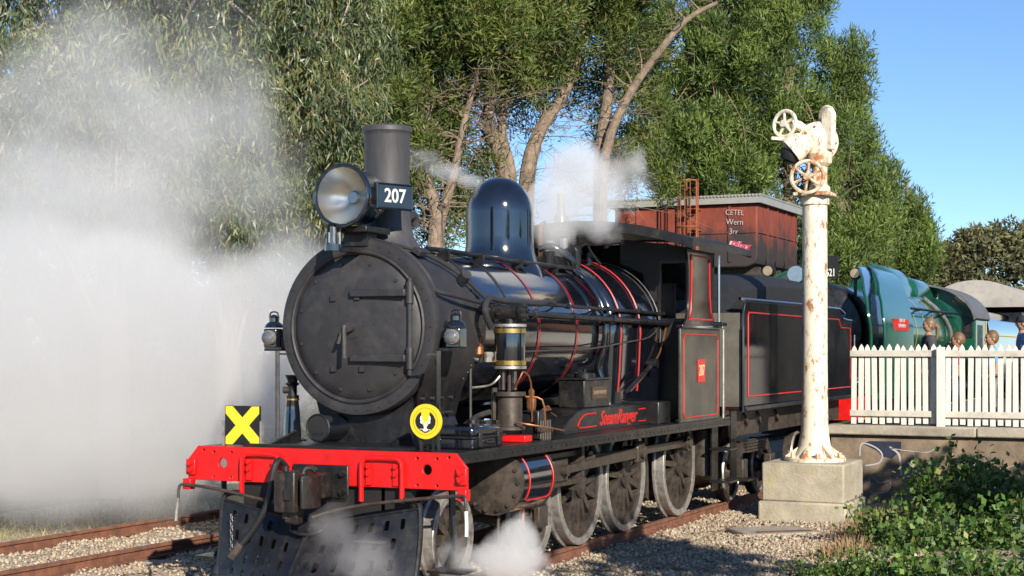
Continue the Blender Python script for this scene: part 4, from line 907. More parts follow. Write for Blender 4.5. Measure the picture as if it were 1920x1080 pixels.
MB().lathe([(.14, 0), (.14, .03), (.09, .05), (.075, .30), (.06, .42), (.065, .44), (.065, .47)], (0, 0, 0), n=24).build('jack_body', BLK, jk)
MB().lathe([(.045, .47), (.045, .56), (.075, .58), (.05, .60), (.05, .62), (.075, .67)], (0, 0, 0), n=18).build('screw_head', MBK, jk)
MB().cyl((-.09, -.02, .52), (.02, 0, .52), .035, n=12).build('ratchet', DRT, jk)
MB().lathe([(.062, .415), (.068, .42), (.068, .435), (.062, .44)], (0, 0, 0), n=18, capend=False).build('brass_ring', BRS, jk)
MB().cyl((-.30, .42, 1.475), (-.30, .95, 1.475), .125, n=30).build('air_tank', BLK, lo)
MB().tube([(-.30+.125*math.cos(R(a)), .425, 1.475+.125*math.sin(R(a))) for a in range(0, 361, 15)], .012, n=6, sm=0).build('tank_rim', BLS, lo)
MB().bx(-.35, -.25, .405, .42, 1.40, 1.43).build('tank_handle', BLS, lo)
tb = thing('tool_box', 'black steel tool box on the near running board beside the yellow badge', 'box', (1.10, .82, 1.30))
MB().bx(-.20, .22, -.33, .33, .0, .11).build('box_base', BLK, tb, bevel=.02)
MB().bx(-.20, .22, -.33, .33, .114, .21).build('box_lid', BLK, tb, bevel=.03)
MB().bx(-.215, .235, -.345, .345, .10, .12).build('box_rim', BLS, tb, bevel=.005)
for y in (-.2, .2): MB().bx(.222, .24, y-.03, y+.03, .02, .15).build('latch', BLS, tb, bevel=.004)
MB().tube([(.22, -.07, .07), (.25, -.06, .06), (.25, .06, .06), (.22, .07, .07)], .010, n=6).build('carry_handle', BLS, tb)

# ================================================================ TENDER
te = thing('tender', 'black locomotive tender with red lining behind the cab', 'tender', (0, 9.0, 0))
for sx in (-1, 1):
    P_ = [(.15, 1.42), (7.1, 1.42), (7.1, 2.74), (6.35, 2.77), (6.15, 2.93), (.45, 2.93), (.28, 2.90), (.20, 2.80), (.15, 2.62)]
    s_ = MB().px(P_, sx*1.30, sx*1.335).build('tank_side', SDE, te, bevel=.012)
    MB().tube([(sx*1.325, y, z) for y, z in ((.15, 2.55), (.19, 2.80), (.30, 2.93), (.45, 2.95), (6.15, 2.95), (6.35, 2.79), (7.1, 2.76))], .022, n=8, sm=2).build('beading', BLK, s_)
    MB().tube([(sx*1.337, y, z) for y, z in ((.40, 1.56), (.40, 2.72), (.44, 2.76), (6.05, 2.76), (6.22, 2.62), (6.95, 2.62), (6.95, 1.56), (.40, 1.56))], .012, n=6, sm=0).build('lining', RLN, s_)
    MB().bx(sx*1.2, sx*1.40, .1, 7.15, 1.36, 1.42).build('sole_plate', STL if 0 else BLS, te, bevel=.006)
    MB().bx(sx*1.05, sx*1.12, .15, 7.0, .98, 1.36).build('tender_frame', DRT, te)
    MB().cyl((sx*1.36, .06, 1.35), (sx*1.36, .06, 2.55), .02, n=8).build('tender_handrail', BLK, te)
    MB().cyl((sx*1.36, 7.18, 1.5), (sx*1.36, 7.18, 2.5), .018, n=8).build('tender_handrail', NKL, te)
    MB().px([(-.05, 1.36), (.22, 1.36), (.22, .34), (-.05, .34)], sx*1.20, sx*1.22).build('step_plate', BLS, te)
    for z in (.94, .38): MB().bx(sx*1.2, sx*1.48, -.08, .30, z, z+.03).build('tender_step', BLS, te, bevel=.006)
    for y0 in (.75, 4.6):
        MB().px([(y0, .62), (y0+.2, .85), (y0+1.7, .85), (y0+1.9, .62), (y0+1.9, .52), (y0+1.6, .7), (y0+.3, .7), (y0, .52)], sx*.98, sx*1.06).build('bogie_frame', DRT, te)
        for yy in (y0+.2, y0+1.7):
            MB().bx(sx*.98, sx*1.14, yy-.12, yy+.12, .33, .62).build('axle_box', DRT, te, bevel=.015)
            MB().lathe([(.40, -.06), (.44, -.06), (.44, .06), (.36, .065), (.36, .02), (.12, .03), (.1, .09), (.001, .09)], (sx*.84, yy, .43), (sx, 0, 0), n=40, capend=False).build('tender_wheel', DRT, te)
            MB().tube([(sx*(.84+.068), yy+.40*math.cos(R(a)), .43+.40*math.sin(R(a))) for a in range(0, 361, 10)], .025, n=6, sm=0).build('tyre', STL, te)
        for k in range(4): MB().bx(sx*1.0, sx*1.1, y0+.5-.04*k, y0+1.4+.04*k, .70+.045*k, .735+.045*k).build('spring_leaf', DRT, te)
    for y in (.9, 1.6, 2.6): MB().tube([(sx*1.13, y, 1.30), (sx*1.17, y, 1.2), (sx*1.16, y+.06, 1.12), (sx*1.13, y+.1, 1.18)], .02).build('hook', DRT, te)
MB().bx(-1.30, 1.30, .16, 7.05, 1.42, 2.60).build('tank', BLS, te)
MB().bx(-1.29, 1.29, .10, .155, 1.42, 2.75).build('front_plate', mat('dusty_front_plate', (.12, .11, .09), .6, var=.3, scale=3), te)
hp = [(.25, 2.6), (.25, 2.82), (.55, 3.02), (.95, 3.22), (1.5, 3.33), (2.4, 3.42), (4.0, 3.48), (6.2, 3.46), (6.75, 3.38), (6.95, 3.0), (6.95, 2.6)]
hm = MB(); secs = []
for y, z in hp[1:-1]:
    wv = 1.08; secs.append([(wv*x, y, 2.55+(z-2.55)*(1-.25*abs(x)**4)) for x in np.linspace(-1, 1, 15)])
n = 15; vs = [p for s_ in secs for p in s_]; fs = [(i*n+k, i*n+k+1, (i+1)*n+k+1, (i+1)*n+k) for i in range(len(secs)-1) for k in range(n-1)]
hm.add(vs, fs)
for sgn, k in ((-1, 0), (1, n-1)):
    m0 = len(hm.v); hm.v += [(s_[k][0], s_[k][1], 2.4) for s_ in secs]
    hm.f += [(i*n+k, (i+1)*n+k, m0+i+1, m0+i) for i in range(len(secs)-1)]
for idx in (0, len(secs)-1):
    m0 = len(hm.v); hm.v += [(p[0], p[1], 2.4) for p in secs[idx]]
    hm.f += [(idx*n+k, idx*n+k+1, m0+k+1, m0+k) for k in range(n-1)]
hm.build('coal_bunker', mat('bunker_matt_black', (.016, .016, .017), .7, var=.3, scale=8, bump=.15, bscale=30), te, smooth=25)
# deck lever and brake column at the tender front
MB().cyl((.75, .05, 1.42), (.75, .05, 2.75), .03, n=8).build('brake_column', BLS, te)
MB().sphere((.75, .05, 2.78), .07, n=10).build('brake_knob', BLS, te)
# ================================================================ GREEN LOCOMOTIVE 621 (behind the tender)
gl = thing('green_locomotive', 'green streamlined steam locomotive 621 with smoke deflectors standing behind the tender', 'locomotive', (0, 18.4, 0))
GZ = 2.62
gb = MB().lathe([(.98, 1.2), (1.0, 5), (1.06, 11.9)], (0, 0, GZ), (0, 1, 0), n=64).build('boiler', GRN, gl)
MB().lathe([(.0005, .25), (.5, .3), (.92, .42), (.97, .55), (.97, 1.2)], (0, 0, GZ), (0, 1, 0), n=56).build('smokebox', BLS, gl)
for y in (4.6, 5.9, 7.0, 8.3):
    MB().lathe([(1.005+.009*(y-5), y-.02), (1.006+.009*(y-5), y+.02)], (0, 0, GZ), (0, 1, 0), n=56, capend=False).build('boiler_band', YLN, gb)
def edge(z, pts): return float(np.interp(z, [p[1] for p in pts], [p[0] for p in pts]))
ZS = [1.35, 2.0, 2.45, 2.7, 2.92, 3.15, 3.35, 3.53, 3.7, 3.84, 3.94, 4.0]
CAS = [(-.55, 1.35), (-.55, 2.4), (-.62, 3.0), (-.2, 3.43), (1.1, 3.87), (2.1, 4.0)]
LED = [(-.08, 1.35), (-.08, 2.4), (-.03, 2.92), (.45, 3.35), (1.5, 3.71), (2.7, 4.0)]
TRL = [(2.85, 1.35), (2.85, 2.4), (2.9, 2.98), (3.35, 3.39), (4.05, 3.71), (4.8, 4.0)]
def sheet(name, sx, X0, front, back, m, gap=0):
    cv = lambda z: sx*X0*math.sqrt(max(.12, 1-(max(0, z-2.5)/1.62)**2))
    f = MB(); vs = []; q = len(ZS)*6
    for t in (0, .035):
        for z in ZS:
            for u in np.linspace(0, 1, 6): vs.append((cv(z)+sx*t, edge(z, front)*(1-u)+(edge(z, back)+gap)*u, z))
    fs = [(i*6+k, i*6+k+1, (i+1)*6+k+1, (i+1)*6+k) for i in range(len(ZS)-1) for k in range(5)]
    fs += [tuple(q+i for i in f_) for f_ in fs]
    for bd_ in ([i*6 for i in range(len(ZS))], [i*6+5 for i in range(len(ZS))]): fs += [(bd_[i], bd_[i+1], q+bd_[i+1], q+bd_[i]) for i in range(len(ZS)-1)]
    fs += [(k, k+1, q+k+1, q+k) for k in range(5)]+[(q-6+k, q-5+k, 2*q-5+k, 2*q-6+k) for k in range(5)]
    o = f.add(vs, fs).build(name, m, gl, smooth=40)
    MB().tube([(cv(z)+sx*.017, edge(z, front), z) for z in ZS], .03, n=6, sm=2).build('edge_bead', GRN, o)
    return o
for sx in (-1, 1):
    sheet('smokebox_casing', sx, 1.30, CAS, LED, BLK, .15)
    df = sheet('smoke_deflector', sx, 1.46, LED, TRL, GRN)
    npl = MB().bx(sx*1.466, sx*1.503, .85, 2.25, 2.62, 2.86).build('name_plate', RLN, df)
    text('name', 'DUKE OF\nEDINBURGH', .105, WSP, face_m((sx*1.505, 1.55, 2.77), (0, sx, 0), (0, 0, 1)), npl, bold=.0, depth=.002, xs=1.3)
    MB().bx(sx*1.1, sx*1.45, -.4, 13.9, 1.28, 1.40).build('running_board', GRN, gl)
    hr_ = MB().tube([(sx*1.0, 3.6, GZ+.55), (sx*1.06, 6.5, GZ+.55), (sx*1.10, 11.6, GZ+.55)], .03).build('handrail', BLS, gl)
    for y in (4.6, 6.4, 8.2, 10): MB().cyl((sx*.85, y, GZ+.52), (sx*1.07, y, GZ+.55), .02, n=6).build('rail_knob', BLS, hr_)
    MB().tube([(sx*.62, 8.9, GZ+.9), (sx*.98, 9.4, GZ+.5), (sx*1.13, 9.9, GZ), (sx*1.12, 10.0, GZ-.9)], .055).build('feed_pipe', STL, gl)
    MB().bx(sx*1.02, sx*1.24, 9.8, 10.2, GZ-.62, GZ-.2).build('clack_valve', BLS, gl)
    MB().cyl((sx*1.15, 9.5, GZ-.95), (sx*1.15, 11.2, GZ-.35), .06, n=8).build('reversing_rod', BLS, gl)
    for y in (5.6, 7.5, 9.4): MB().lathe([(.70, -.05), (.76, -.05), (.76, .06), (.70, .06), (.66, .02), (.1, .03), (.001, .03)], (sx*.84, y, .76), (sx, 0, 0), n=40, capend=False).build('driving_wheel', DRT, gl)
    cs_ = MB().px([(12.0, 1.35), (13.9, 1.35), (13.9, 3.05), (12.0, 3.05)], sx*1.40, sx*1.43).build('cab_side', GRN, gl)
    MB().bx(sx*1.431, sx*1.436, 12.3, 13.2, 2.2, 2.9).build('side_window', BLS, cs_)
    MB().bx(sx*1.438, sx*1.45, 13.82, 13.86, 1.5, 3.0).build('lining', YLN, cs_)
cf_ = MB().py([(-1.42, 1.35), (1.42, 1.35), (1.42, 3.05), (1.2, 3.45), (.8, 3.78), (.3, 3.92), (-.3, 3.92), (-.8, 3.78), (-1.2, 3.45), (-1.42, 3.05)], 11.9, 11.98).build('cab_front', GRN, gl)
fw_ = MB().py([(1.1, 2.55), (1.36, 2.55), (1.36, 3.0), (1.1, 3.2)], 11.88, 11.899).build('front_window', BLS, cf_)
ra = [(1.5*math.sin(t), 3.0+.98*math.cos(t)) for t in np.linspace(-1.5, 1.5, 25)]
MB().py([(x*1.0, z) for x, z in ra]+[(x*.96, z-.05) for x, z in reversed(ra)], 11.6, 14.2).build('cab_roof', mat('grey_blue_roof', (.13, .13, .135), .5, var=.25), gl)
for (y0, y1, r_, zt) in ((5.4, 8.3, .45, 4.22), (9.0, 11.6, .40, 4.08)):
    f = MB(); secs = []
    for y, k in ((y0, .55), (y0+.15, .9), (y0+.4, 1), (y1-.5, 1), (y1-.2, .85), (y1, .4)):
        secs.append([(r_*math.cos(a)*1.1, y, 3.45+(zt-3.45)*k*math.sin(a)**.6) for a in np.linspace(0.001, math.pi-.001, 13)])
    f.add([p for s_ in secs for p in s_], [(i*13+k, i*13+k+1, (i+1)*13+k+1, (i+1)*13+k) for i in range(5) for k in range(12)]+[tuple(range(13)), tuple(range(65, 78))])
    f.build('dome_casing', GRN, gl)
ng = MB().bx(.12, .42, .50, .62, 3.68, 4.12).build('number_board', MBK, gl)
text('number', '621', .21, WHT, face_m((.285, .498, 3.775), (1, 0, 0), (0, 0, 1)), ng, bold=.004, depth=.002, xs=.62)
MB().lathe([(.17, 0), (.19, .05), (.19, .28), (.1, .36), (.001, .37)], (-.1, -.75, 3.70), (0, 1, 0), n=28).build('headlight', BLS, gl)
MB().cyl((-.1, -.765, 3.70), (-.1, -.74, 3.70), .165, n=26).build('headlight_lens', NKL, gl)
MB().bx(-.25, .1, -.6, .6, 3.42, 3.52).build('headlight_shelf', BLS, gl)
for sx, y in ((-1, -.75), (1, 1.0)):
    m_ = MB().lathe([(.10, 0), (.12, .03), (.12, .16), (.001, .18)], (sx*.66, y, 3.78), (0, 1, 0), n=18).build('marker_light', BLS, gl)
    MB().cyl((sx*.66, y-.015, 3.78), (sx*.66, y+.005, 3.78), .095, n=18).build('marker_lens', mat('amber_lens', (.45, .32, .2), .15, metal=.5), m_)
    MB().bx(sx*.63, sx*.69, y+.04, y+.1, 3.3, 3.68).build('marker_stay', BLS, gl)
MB().bx(-1.4, 1.4, -1.15, -1.08, .9, 1.35).build('buffer_beam', RED, gl)
MB().bx(-.7, .7, -1.05, 14, .6, 1.3).build('frame', DRK, gl)
gt = thing('green_tender', 'black and green tender coupled behind the green locomotive cab', 'tender', (0, 32.9, 0))
MB().py([(-1.40, 1.2), (1.40, 1.2), (1.42, 2.7), (1.36, 3.05), (1.15, 3.3), (.9, 3.38), (-.9, 3.38), (-1.15, 3.3), (-1.36, 3.05), (-1.42, 2.7)], .1, 6.8).build('tank', BLK, gt, bevel=.03)
MB().bx(-1.38, 1.38, .02, .10, 1.2, 2.8).build('front_sheet', GRN, gt)
for a, b_ in (((.5, 2.65), (6.5, 2.65)), ((.5, 2.65), (.5, 1.5))): MB().cyl((1.425, a[0], a[1]), (1.425, b_[0], b_[1]), .02, n=6).build('lining', YLN, gt)
MB().bx(-.8, .8, .5, 6.6, .5, 1.2).build('frame', DRK, gt)
ca = thing('passenger_carriage', 'dark carriage with grey curved roof at the far end of the train', 'carriage', (0, 40.4, 0))
MB().bx(-1.4, 1.4, 0, 20, 1.0, 3.45).build('body', BLS, ca)
MB().py([(1.55*math.sin(t), 3.5+1.0*math.cos(t)) for t in np.linspace(-1.45, 1.45, 21)], -.3, 20.2).build('roof', CRF, ca)
for k in range(8):
    wn = MB().bx(1.401, 1.42, 1.2+k*2.3, 2.5+k*2.3, 2.2, 3.1).build('window', BLK, ca)
MB().bx(-1.0, 1.0, .5, 19, .3, 1.0).build('underframe', DRK, ca)

# ================================================================ STATION BUILDING (added out of view to be mirrored in the paintwork)
sb_ = thing('unseen_station_building', 'added unseen brick station building with verandah along the back of the platform', 'building', (8.8, 24, 1.03))
BKM = mat('brown_station_brick', (.17, .085, .055), .9, var=.35, scale=6, bump=.2)
MB().bx(-2.2, 2.6, 0, 24, -.05, 3.6).build('wall', BKM, sb_)
DRF = mat('dull_red_iron_roof', (.10, .045, .035), .7)
MB().py([(-2.7, 3.45), (.2, 5.6), (3.1, 3.45), (3.1, 3.6), (.2, 5.75), (-2.7, 3.6)], -.5, 24.5).build('roof', DRF, sb_)
MB().py([(-2.19, 3.6), (.2, 5.5), (2.59, 3.6)], .02, 23.98).build('gable', BKM, sb_)
MB().py([(-4.4, 2.9), (-2.21, 3.3), (-2.21, 3.36), (-4.4, 2.96)], 0, 24).build('verandah_roof', DRF, sb_)
for k in range(7): MB().bx(-4.3, -4.2, .3+k*3.85, .4+k*3.85, 0, 2.9).build('verandah_post', WPR, sb_)
for k in range(6):
    f_ = MB().bx(-2.26, -2.2, 1.5+k*3.8, 2.7+k*3.8, .9 if k % 2 else 0, 2.4).build('window' if k % 2 else 'door', WPR, sb_)
    MB().bx(-2.275, -2.262, 1.6+k*3.8, 2.6+k*3.8, 1.0 if k % 2 else .1, 2.3).build('pane' if k % 2 else 'door_panel', BLS, f_)
# ================================================================ PEOPLE ON THE PLATFORM
def skinbody(name, J, E_, mat_, parent, sub=1):
    me = bpy.data.meshes.new(name); me.from_pydata([j[:3] for j in J], E_, []); o = bpy.data.objects.new(name, me); col.objects.link(o)
    md = o.modifiers.new('skin', 'SKIN'); md.use_smooth_shade = True
    for i, j in enumerate(J):
        me.skin_vertices[0].data[i].radius = (j[3], j[4] if len(j) > 4 else j[3])
    me.skin_vertices[0].data[0].use_root = True
    sb = o.modifiers.new('sub', 'SUBSURF'); sb.levels = sub; sb.render_levels = sub
    bpy.context.view_layer.update()
    me2 = bpy.data.meshes.new_from_object(o.evaluated_get(bpy.context.evaluated_depsgraph_get()))
    bpy.data.objects.remove(o); me2.name = name
    me2.polygons.foreach_set('use_smooth', [True]*len(me2.polygons))
    me2.materials.clear(); me2.materials.append(mat_)
    o = bpy.data.objects.new(name, me2); col.objects.link(o); o.parent = parent
    return o
SKN = mat('skin', (.42, .24, .165), .5, var=.06)
def person(lbl, loc, H, face, top, legs, hair, style, hat=None, vest=None, hs=1.0):
    p = thing('person', lbl, 'person', loc, face); s = H/1.75      # faces -y when face = 0
    def S_(*v): return tuple(x*s for x in v)
    J = [S_(0, 0, .95, .17, .12), S_(0, 0, 1.15, .16, .115), S_(0, 0, 1.36, .20, .125), S_(0, .0, 1.48, .08, .075), S_(0, -.01, 1.56, .055, .055),
         S_(-.19, 0, 1.42, .085), S_(-.24, .01, 1.13, .048), S_(-.22, -.06, .90, .036), S_(.19, 0, 1.42, .085), S_(.24, .01, 1.13, .048), S_(.22, -.06, .90, .036),
         S_(-.09, 0, .88, .09), S_(-.10, -.01, .48, .062), S_(-.10, .02, .08, .045), S_(-.10, -.12, .04, .04), S_(.09, 0, .88, .09), S_(.10, -.01, .48, .062), S_(.10, .02, .08, .045), S_(.10, -.12, .04, .04)]
    E_ = [(0, 1), (1, 2), (2, 3), (3, 4), (2, 5), (5, 6), (6, 7), (2, 8), (8, 9), (9, 10), (0, 11), (11, 12), (12, 13), (13, 14), (0, 15), (15, 16), (16, 17), (17, 18)]
    b = skinbody('body', J, E_, SKN, p)
    # clothes: the upper and the lower part of the same figure, slightly proud
    tj = [(*j[:3], *[r+.012*s for r in j[3:]]) for j in J[:3]+[J[3]]+[J[5], J[6], J[8], J[9]]]
    skinbody('shirt', [*tj[:3], (*tj[3][:3], .062*s, .058*s), *tj[4:]], [(0, 1), (1, 2), (2, 3), (2, 4), (4, 5), (2, 6), (6, 7)], top, b)
    lj = [(*j[:3], *[r+.012*s for r in j[3:]]) for j in (J[0], J[11], J[12], J[13], J[15], J[16], J[17])]
    skinbody('trousers', lj, [(0, 1), (1, 2), (2, 3), (0, 4), (4, 5), (5, 6)], legs, b)
    hz = 1.66*s; s_body = s; s = s*hs
    hd = MB()
    hd.sphere((0, -.005*s, hz), .105*s, n=16, sc=(.80, .95, 1.15))
    hd.sphere((0, -.105*s, hz-.015*s), .022*s, n=8, sc=(.8, 1, 1.3))           # nose
    for e in (-1, 1): hd.sphere((e*.085*s, .01*s, hz-.01*s), .025*s, n=8, sc=(.5, .8, 1.2))
    h = hd.build('head', SKN, b, smooth=180)
    ey = mat('dark_eye', (.03, .02, .02), .2)
    for e in (-1, 1): MB().sphere((e*.035*s, -.092*s, hz+.012*s), .012*s, n=8).build('eye', ey, h)
    MB().sphere((0, -.09*s, hz-.06*s), .022*s, n=8, sc=(1.2, .4, .35)).build('mouth', mat('lips', (.45, .18, .15), .5), h)
    hr = MB(); hr.sphere((0, .018*s, hz+.022*s), .115*s, n=16, sc=(.84, .94, 1.08))
    if style == 'tail':
        hr.tube([(0, .09*s, hz+.01*s), (0, .145*s, hz-.02*s), (0, .15*s, hz-.12*s), (0, .13*s, hz-.26*s)], (.05*s, .02*s), n=8)
    hr.build('hair', hair, h, smooth=180)
    if hat: MB().lathe([(.125*s, hz+.05*s), (.118*s, hz+.09*s), (.1*s, hz+.14*s), (.001, hz+.155*s)], (0, .01*s, 0), n=20).build('cap', hat, h)
    s = s_body; hand = MB()
    for e in (-1, 1):
        c0 = Vector(S_(e*.22, -.07, .86)); hand.sphere(c0, .035*s, n=8, sc=(.6, 1, 1.2))
        for k in range(4): hand.tube([c0+Vector((0, (-.025+.016*k)*s, -.03*s)), c0+Vector((-e*.005*s, (-.028+.016*k)*s, -.07*s)), c0+Vector((-e*.02*s, (-.03+.016*k)*s, (-.10+.01*abs(k-1.5))*s))], .0085*s, n=6, sm=0)
        hand.tube([c0+Vector((0, -.03*s, .0)), c0+Vector((-e*.01*s, -.055*s, -.03*s)), c0+Vector((-e*.015*s, -.06*s, -.055*s))], .009*s, n=6, sm=0)
    hand.build('hands', SKN, b, kind='stuff')
    if vest: skinbody('vest', [(*j[:3], *[r+.024*s for r in j[3:]]) for j in J[:3]], [(0, 1), (1, 2)], vest, b)
    return p
cl = lambda n, c: mat(n, c, .85, var=.15, scale=9)
BLD = mat('blonde_hair', (.17, .105, .05), .5, var=.25, scale=20); GIN = mat('sandy_hair', (.15, .08, .035), .55, var=.25, scale=20); BRN = mat('brown_hair', (.08, .05, .03), .5, var=.2)
person('woman with blonde ponytail in dark grey top behind the picket fence', (2.95, 14.7, 1.03), 1.70, R(-68), cl('dark_grey_knit', (.045, .045, .05)), cl('red_skirt', (.5, .03, .03)), BLD, 'tail')
person('boy with short sandy hair behind the picket fence', (3.50, 14.2, 1.03), 1.42, R(-75), cl('red_jumper', (.45, .05, .04)), cl('blue_jeans', (.05, .07, .13)), GIN, 'short', hs=1.28)
person('boy with brown hair in a light blue shirt near the fence', (4.0, 14.5, 1.03), 1.46, R(-60), cl('light_blue_shirt', (.12, .36, .62)), cl('grey_shorts', (.2, .2, .2)), GIN, 'short', hs=1.2)
person('man in dark cap and orange vest standing on the platform', (4.05, 18.2, 1.03), 1.78, R(-80), cl('blue_work_shirt', (.22, .30, .45)), cl('navy_trousers', (.03, .035, .06)), BRN, 'short', hat=cl('black_cap', (.02, .02, .022)), vest=cl('orange_vest', (.75, .10, .03)))
person('adult in a grey jacket standing beside the man in the cap', (4.45, 17.6, 1.03), 1.70, R(100), cl('grey_jacket', (.22, .22, .25)), cl('dark_jeans', (.04, .05, .08)), BRN, 'short')
# ================================================================ VEGETATION
def unit(v): return v/np.linalg.norm(v, axis=-1, keepdims=True)
def kites(P, D, L_, W_):
    """N leaf blades: base P, direction D (unit), length, width"""
    n = len(P); rnd = unit(rng.normal(size=(n, 3))); S_ = unit(np.cross(D, rnd))
    L_ = np.asarray(L_).reshape(-1, 1); W_ = np.asarray(W_).reshape(-1, 1)
    V = np.stack([P, P+D*L_*.45+S_*W_*.5, P+D*L_, P+D*L_*.45-S_*W_*.5], 1).reshape(-1, 3)
    Fc = np.arange(4*n).reshape(n, 4)
    return V, Fc
def limb(mb, pts, r0, r1, n=8): mb.tube(pts, (r0, r1), n=n, sm=3)
EUL = leafmat('eucalypt_leaf', [(0.0672, 0.099, 0.0504), (0.1232, 0.1689, 0.0896), (0.168, 0.2155, 0.1288), (0.0952, 0.1456, 0.0504), (0.2128, 0.2446, 0.1232), (0.2464, 0.198, 0.0672)], .22, .42, 0.9)
PNL = leafmat('pine_needles', [(.04, .065, .014), (.085, .115, .026), (.12, .15, .034), (.06, .095, .02), (.15, .155, .045), (.16, .12, .05)], .25, .55, 0.7)
PND = leafmat('dense_pine_needles', [(0.061, 0.1078, 0.0244), (0.1159, 0.184, 0.0403), (0.1586, 0.2347, 0.0512), (0.0854, 0.1459, 0.0317), (0.1952, 0.2601, 0.0671)], .25, .55, 0.7)
FAR = leafmat('far_gum_leaf', [(.09, .11, .05), (.14, .15, .07), (.18, .18, .10), (.12, .12, .06)], .2, .6, 0.5)
PNG = leafmat('green_pine_needles', [(0.0549, 0.0952, 0.0195), (0.1098, 0.1649, 0.0366), (0.1525, 0.2094, 0.0439), (0.0793, 0.1332, 0.0268), (0.1891, 0.222, 0.061), (0.183, 0.1649, 0.061)], .28, .6, 0.8)
PNO = leafmat('olive_pine_needles', [(.06, .07, .018), (.11, .12, .032), (.15, .145, .045), (.08, .09, .022), (.18, .15, .06), (.17, .12, .06)], .25, .6)
BRK = mat('pine_bark', (.24, .18, .13), .9, var=.35, scale=6, bump=.5, bscale=18, c2=(.12, .09, .065), mix=(.45, .65), mscale=5)
EBK = mat('pale_gum_bark', (.42, .34, .27), .8, var=.25, scale=4, c2=(.25, .19, .14), mix=(.5, .7), stretch=(2, 2, .5))
DBK = mat('grey_dead_branch', (.20, .155, .11), .9, var=.3, scale=8)

def eucalypt(lbl, base, trunk, crown_blobs, nclust, per, seed):
    rg = np.random.default_rng(seed)
    t = thing('eucalyptus_tree', lbl, 'tree', base, group='gum trees behind the steam'); B = Vector(base)
    tb = MB(); tp = [Vector(p) for p in trunk]; limb(tb, tp, .28, .12, 12)
    cents = []
    wts = np.array([b[3]*b[4]*b[5] for b in crown_blobs], float); wts /= wts.sum()
    for i in range(nclust):
        b = crown_blobs[rg.choice(len(crown_blobs), p=wts)]
        d = unit(rg.normal(size=3)); r_ = rg.uniform(.25, 1)**.45
        cents.append(np.array([b[0]+d[0]*b[3]*r_, b[1]+d[1]*b[4]*r_, b[2]+d[2]*b[5]*r_]))
    br = MB()
    for i in range(0, nclust, 9):
        c = Vector(cents[i]); k = max(1, min(len(tp)-1, int(len(tp)*rg.uniform(.35, 1)))); s_ = tp[k-1].lerp(tp[k], rg.uniform())
        mid = s_.lerp(c, .55)+Vector((0, 0, rg.uniform(.1, .7)))
        br.tube([s_, mid, c], (.05, .012), n=5, sm=3)
    tb.build('trunk', EBK, t); br.build('branches', EBK, t, kind='stuff')
    P, D, Ls, Ws = [], [], [], []
    for c in cents:
        ns = rg.integers(3, 6)
        for s_ in range(ns):                                        # hanging strands
            o = c+rg.normal(size=3)*np.array([.22, .22, .12]); n = per//ns; ln = rg.uniform(.35, .8)
            u = rg.uniform(0, 1, n)[:, None]; sway = rg.normal(size=3)*.15
            P.append(o+np.array([0, 0, -1])*u*ln+sway*u*u+rg.normal(size=(n, 3))*.05)
            D.append(unit(np.array([0, 0, -1.0])+rg.normal(size=(n, 3))*.55)); Ls.append(rg.uniform(.12, .24, n)); Ws.append(rg.uniform(.022, .04, n))
    V, Fc = kites(np.concatenate(P), np.concatenate(D), np.concatenate(Ls), np.concatenate(Ws))
    npmesh('crown', V, Fc, EUL, t)
    return t
def dpt(px, py, d): return tuple(at(px, py, d=d))
def rel(p, b): return tuple(Vector(p)-Vector(b))
def euc_at(lbl, px, d, trunk_px, blobs_px, nclust, per, seed):
    base = at(px, 900, d=d); base.z = -.3
    tr = [rel(at(a, b_, d=d+e), base) for a, b_, e in trunk_px]; tr = [(tr[0][0], tr[0][1], 0)]+tr
    bl = []
    for a, b_, e, rx, ry, rz in blobs_px:
        c = rel(at(a, b_, d=d+e), base); bl.append((*c, rx, ry, rz))
    return eucalypt(lbl, base, tr, bl, nclust, per, seed)
euc_at('tall eucalyptus with pale trunk and drooping grey leaves behind the steam cloud', 215, 27, [(215, 700, 0), (212, 480, 0), (212, 250, .2), (238, 60, .3), (245, -150, .5)],
       [(120, 120, -.5, 2.2, 1.6, 1.3), (60, 300, -.5, 1.2, 1.3, 1.3), (330, 120, -.6, 1.8, 1.5, 1.2), (230, -60, 0, 3.2, 2, 1.0), (210, 330, -.8, 1.6, 1.2, .9), (360, 320, -.8, 1.1, 1.1, .9), (30, 520, -.4, 1.0, 1, .5)], 820, 78, 3)
euc_at('wide eucalyptus with drooping yellow green leaves beside the chimney', 430, 30, [(430, 760, 0), (425, 560, 0), (440, 380, 0), (490, 150, .2), (520, -80, .4)],
       [(520, 150, -.6, 1.9, 1.6, 1.6), (500, 360, -1.0, 1.6, 1.3, .75), (400, 250, -.6, 1.5, 1.4, 1.2), (610, 80, -.3, 1.1, 1.3, 1.5), (520, -60, 0, 2.4, 2, .9), (600, 300, -.6, .8, 1, .9), (440, 440, -.8, .9, .9, .5), (470, 470, -1.0, .5, .6, .35)], 800, 78, 5)

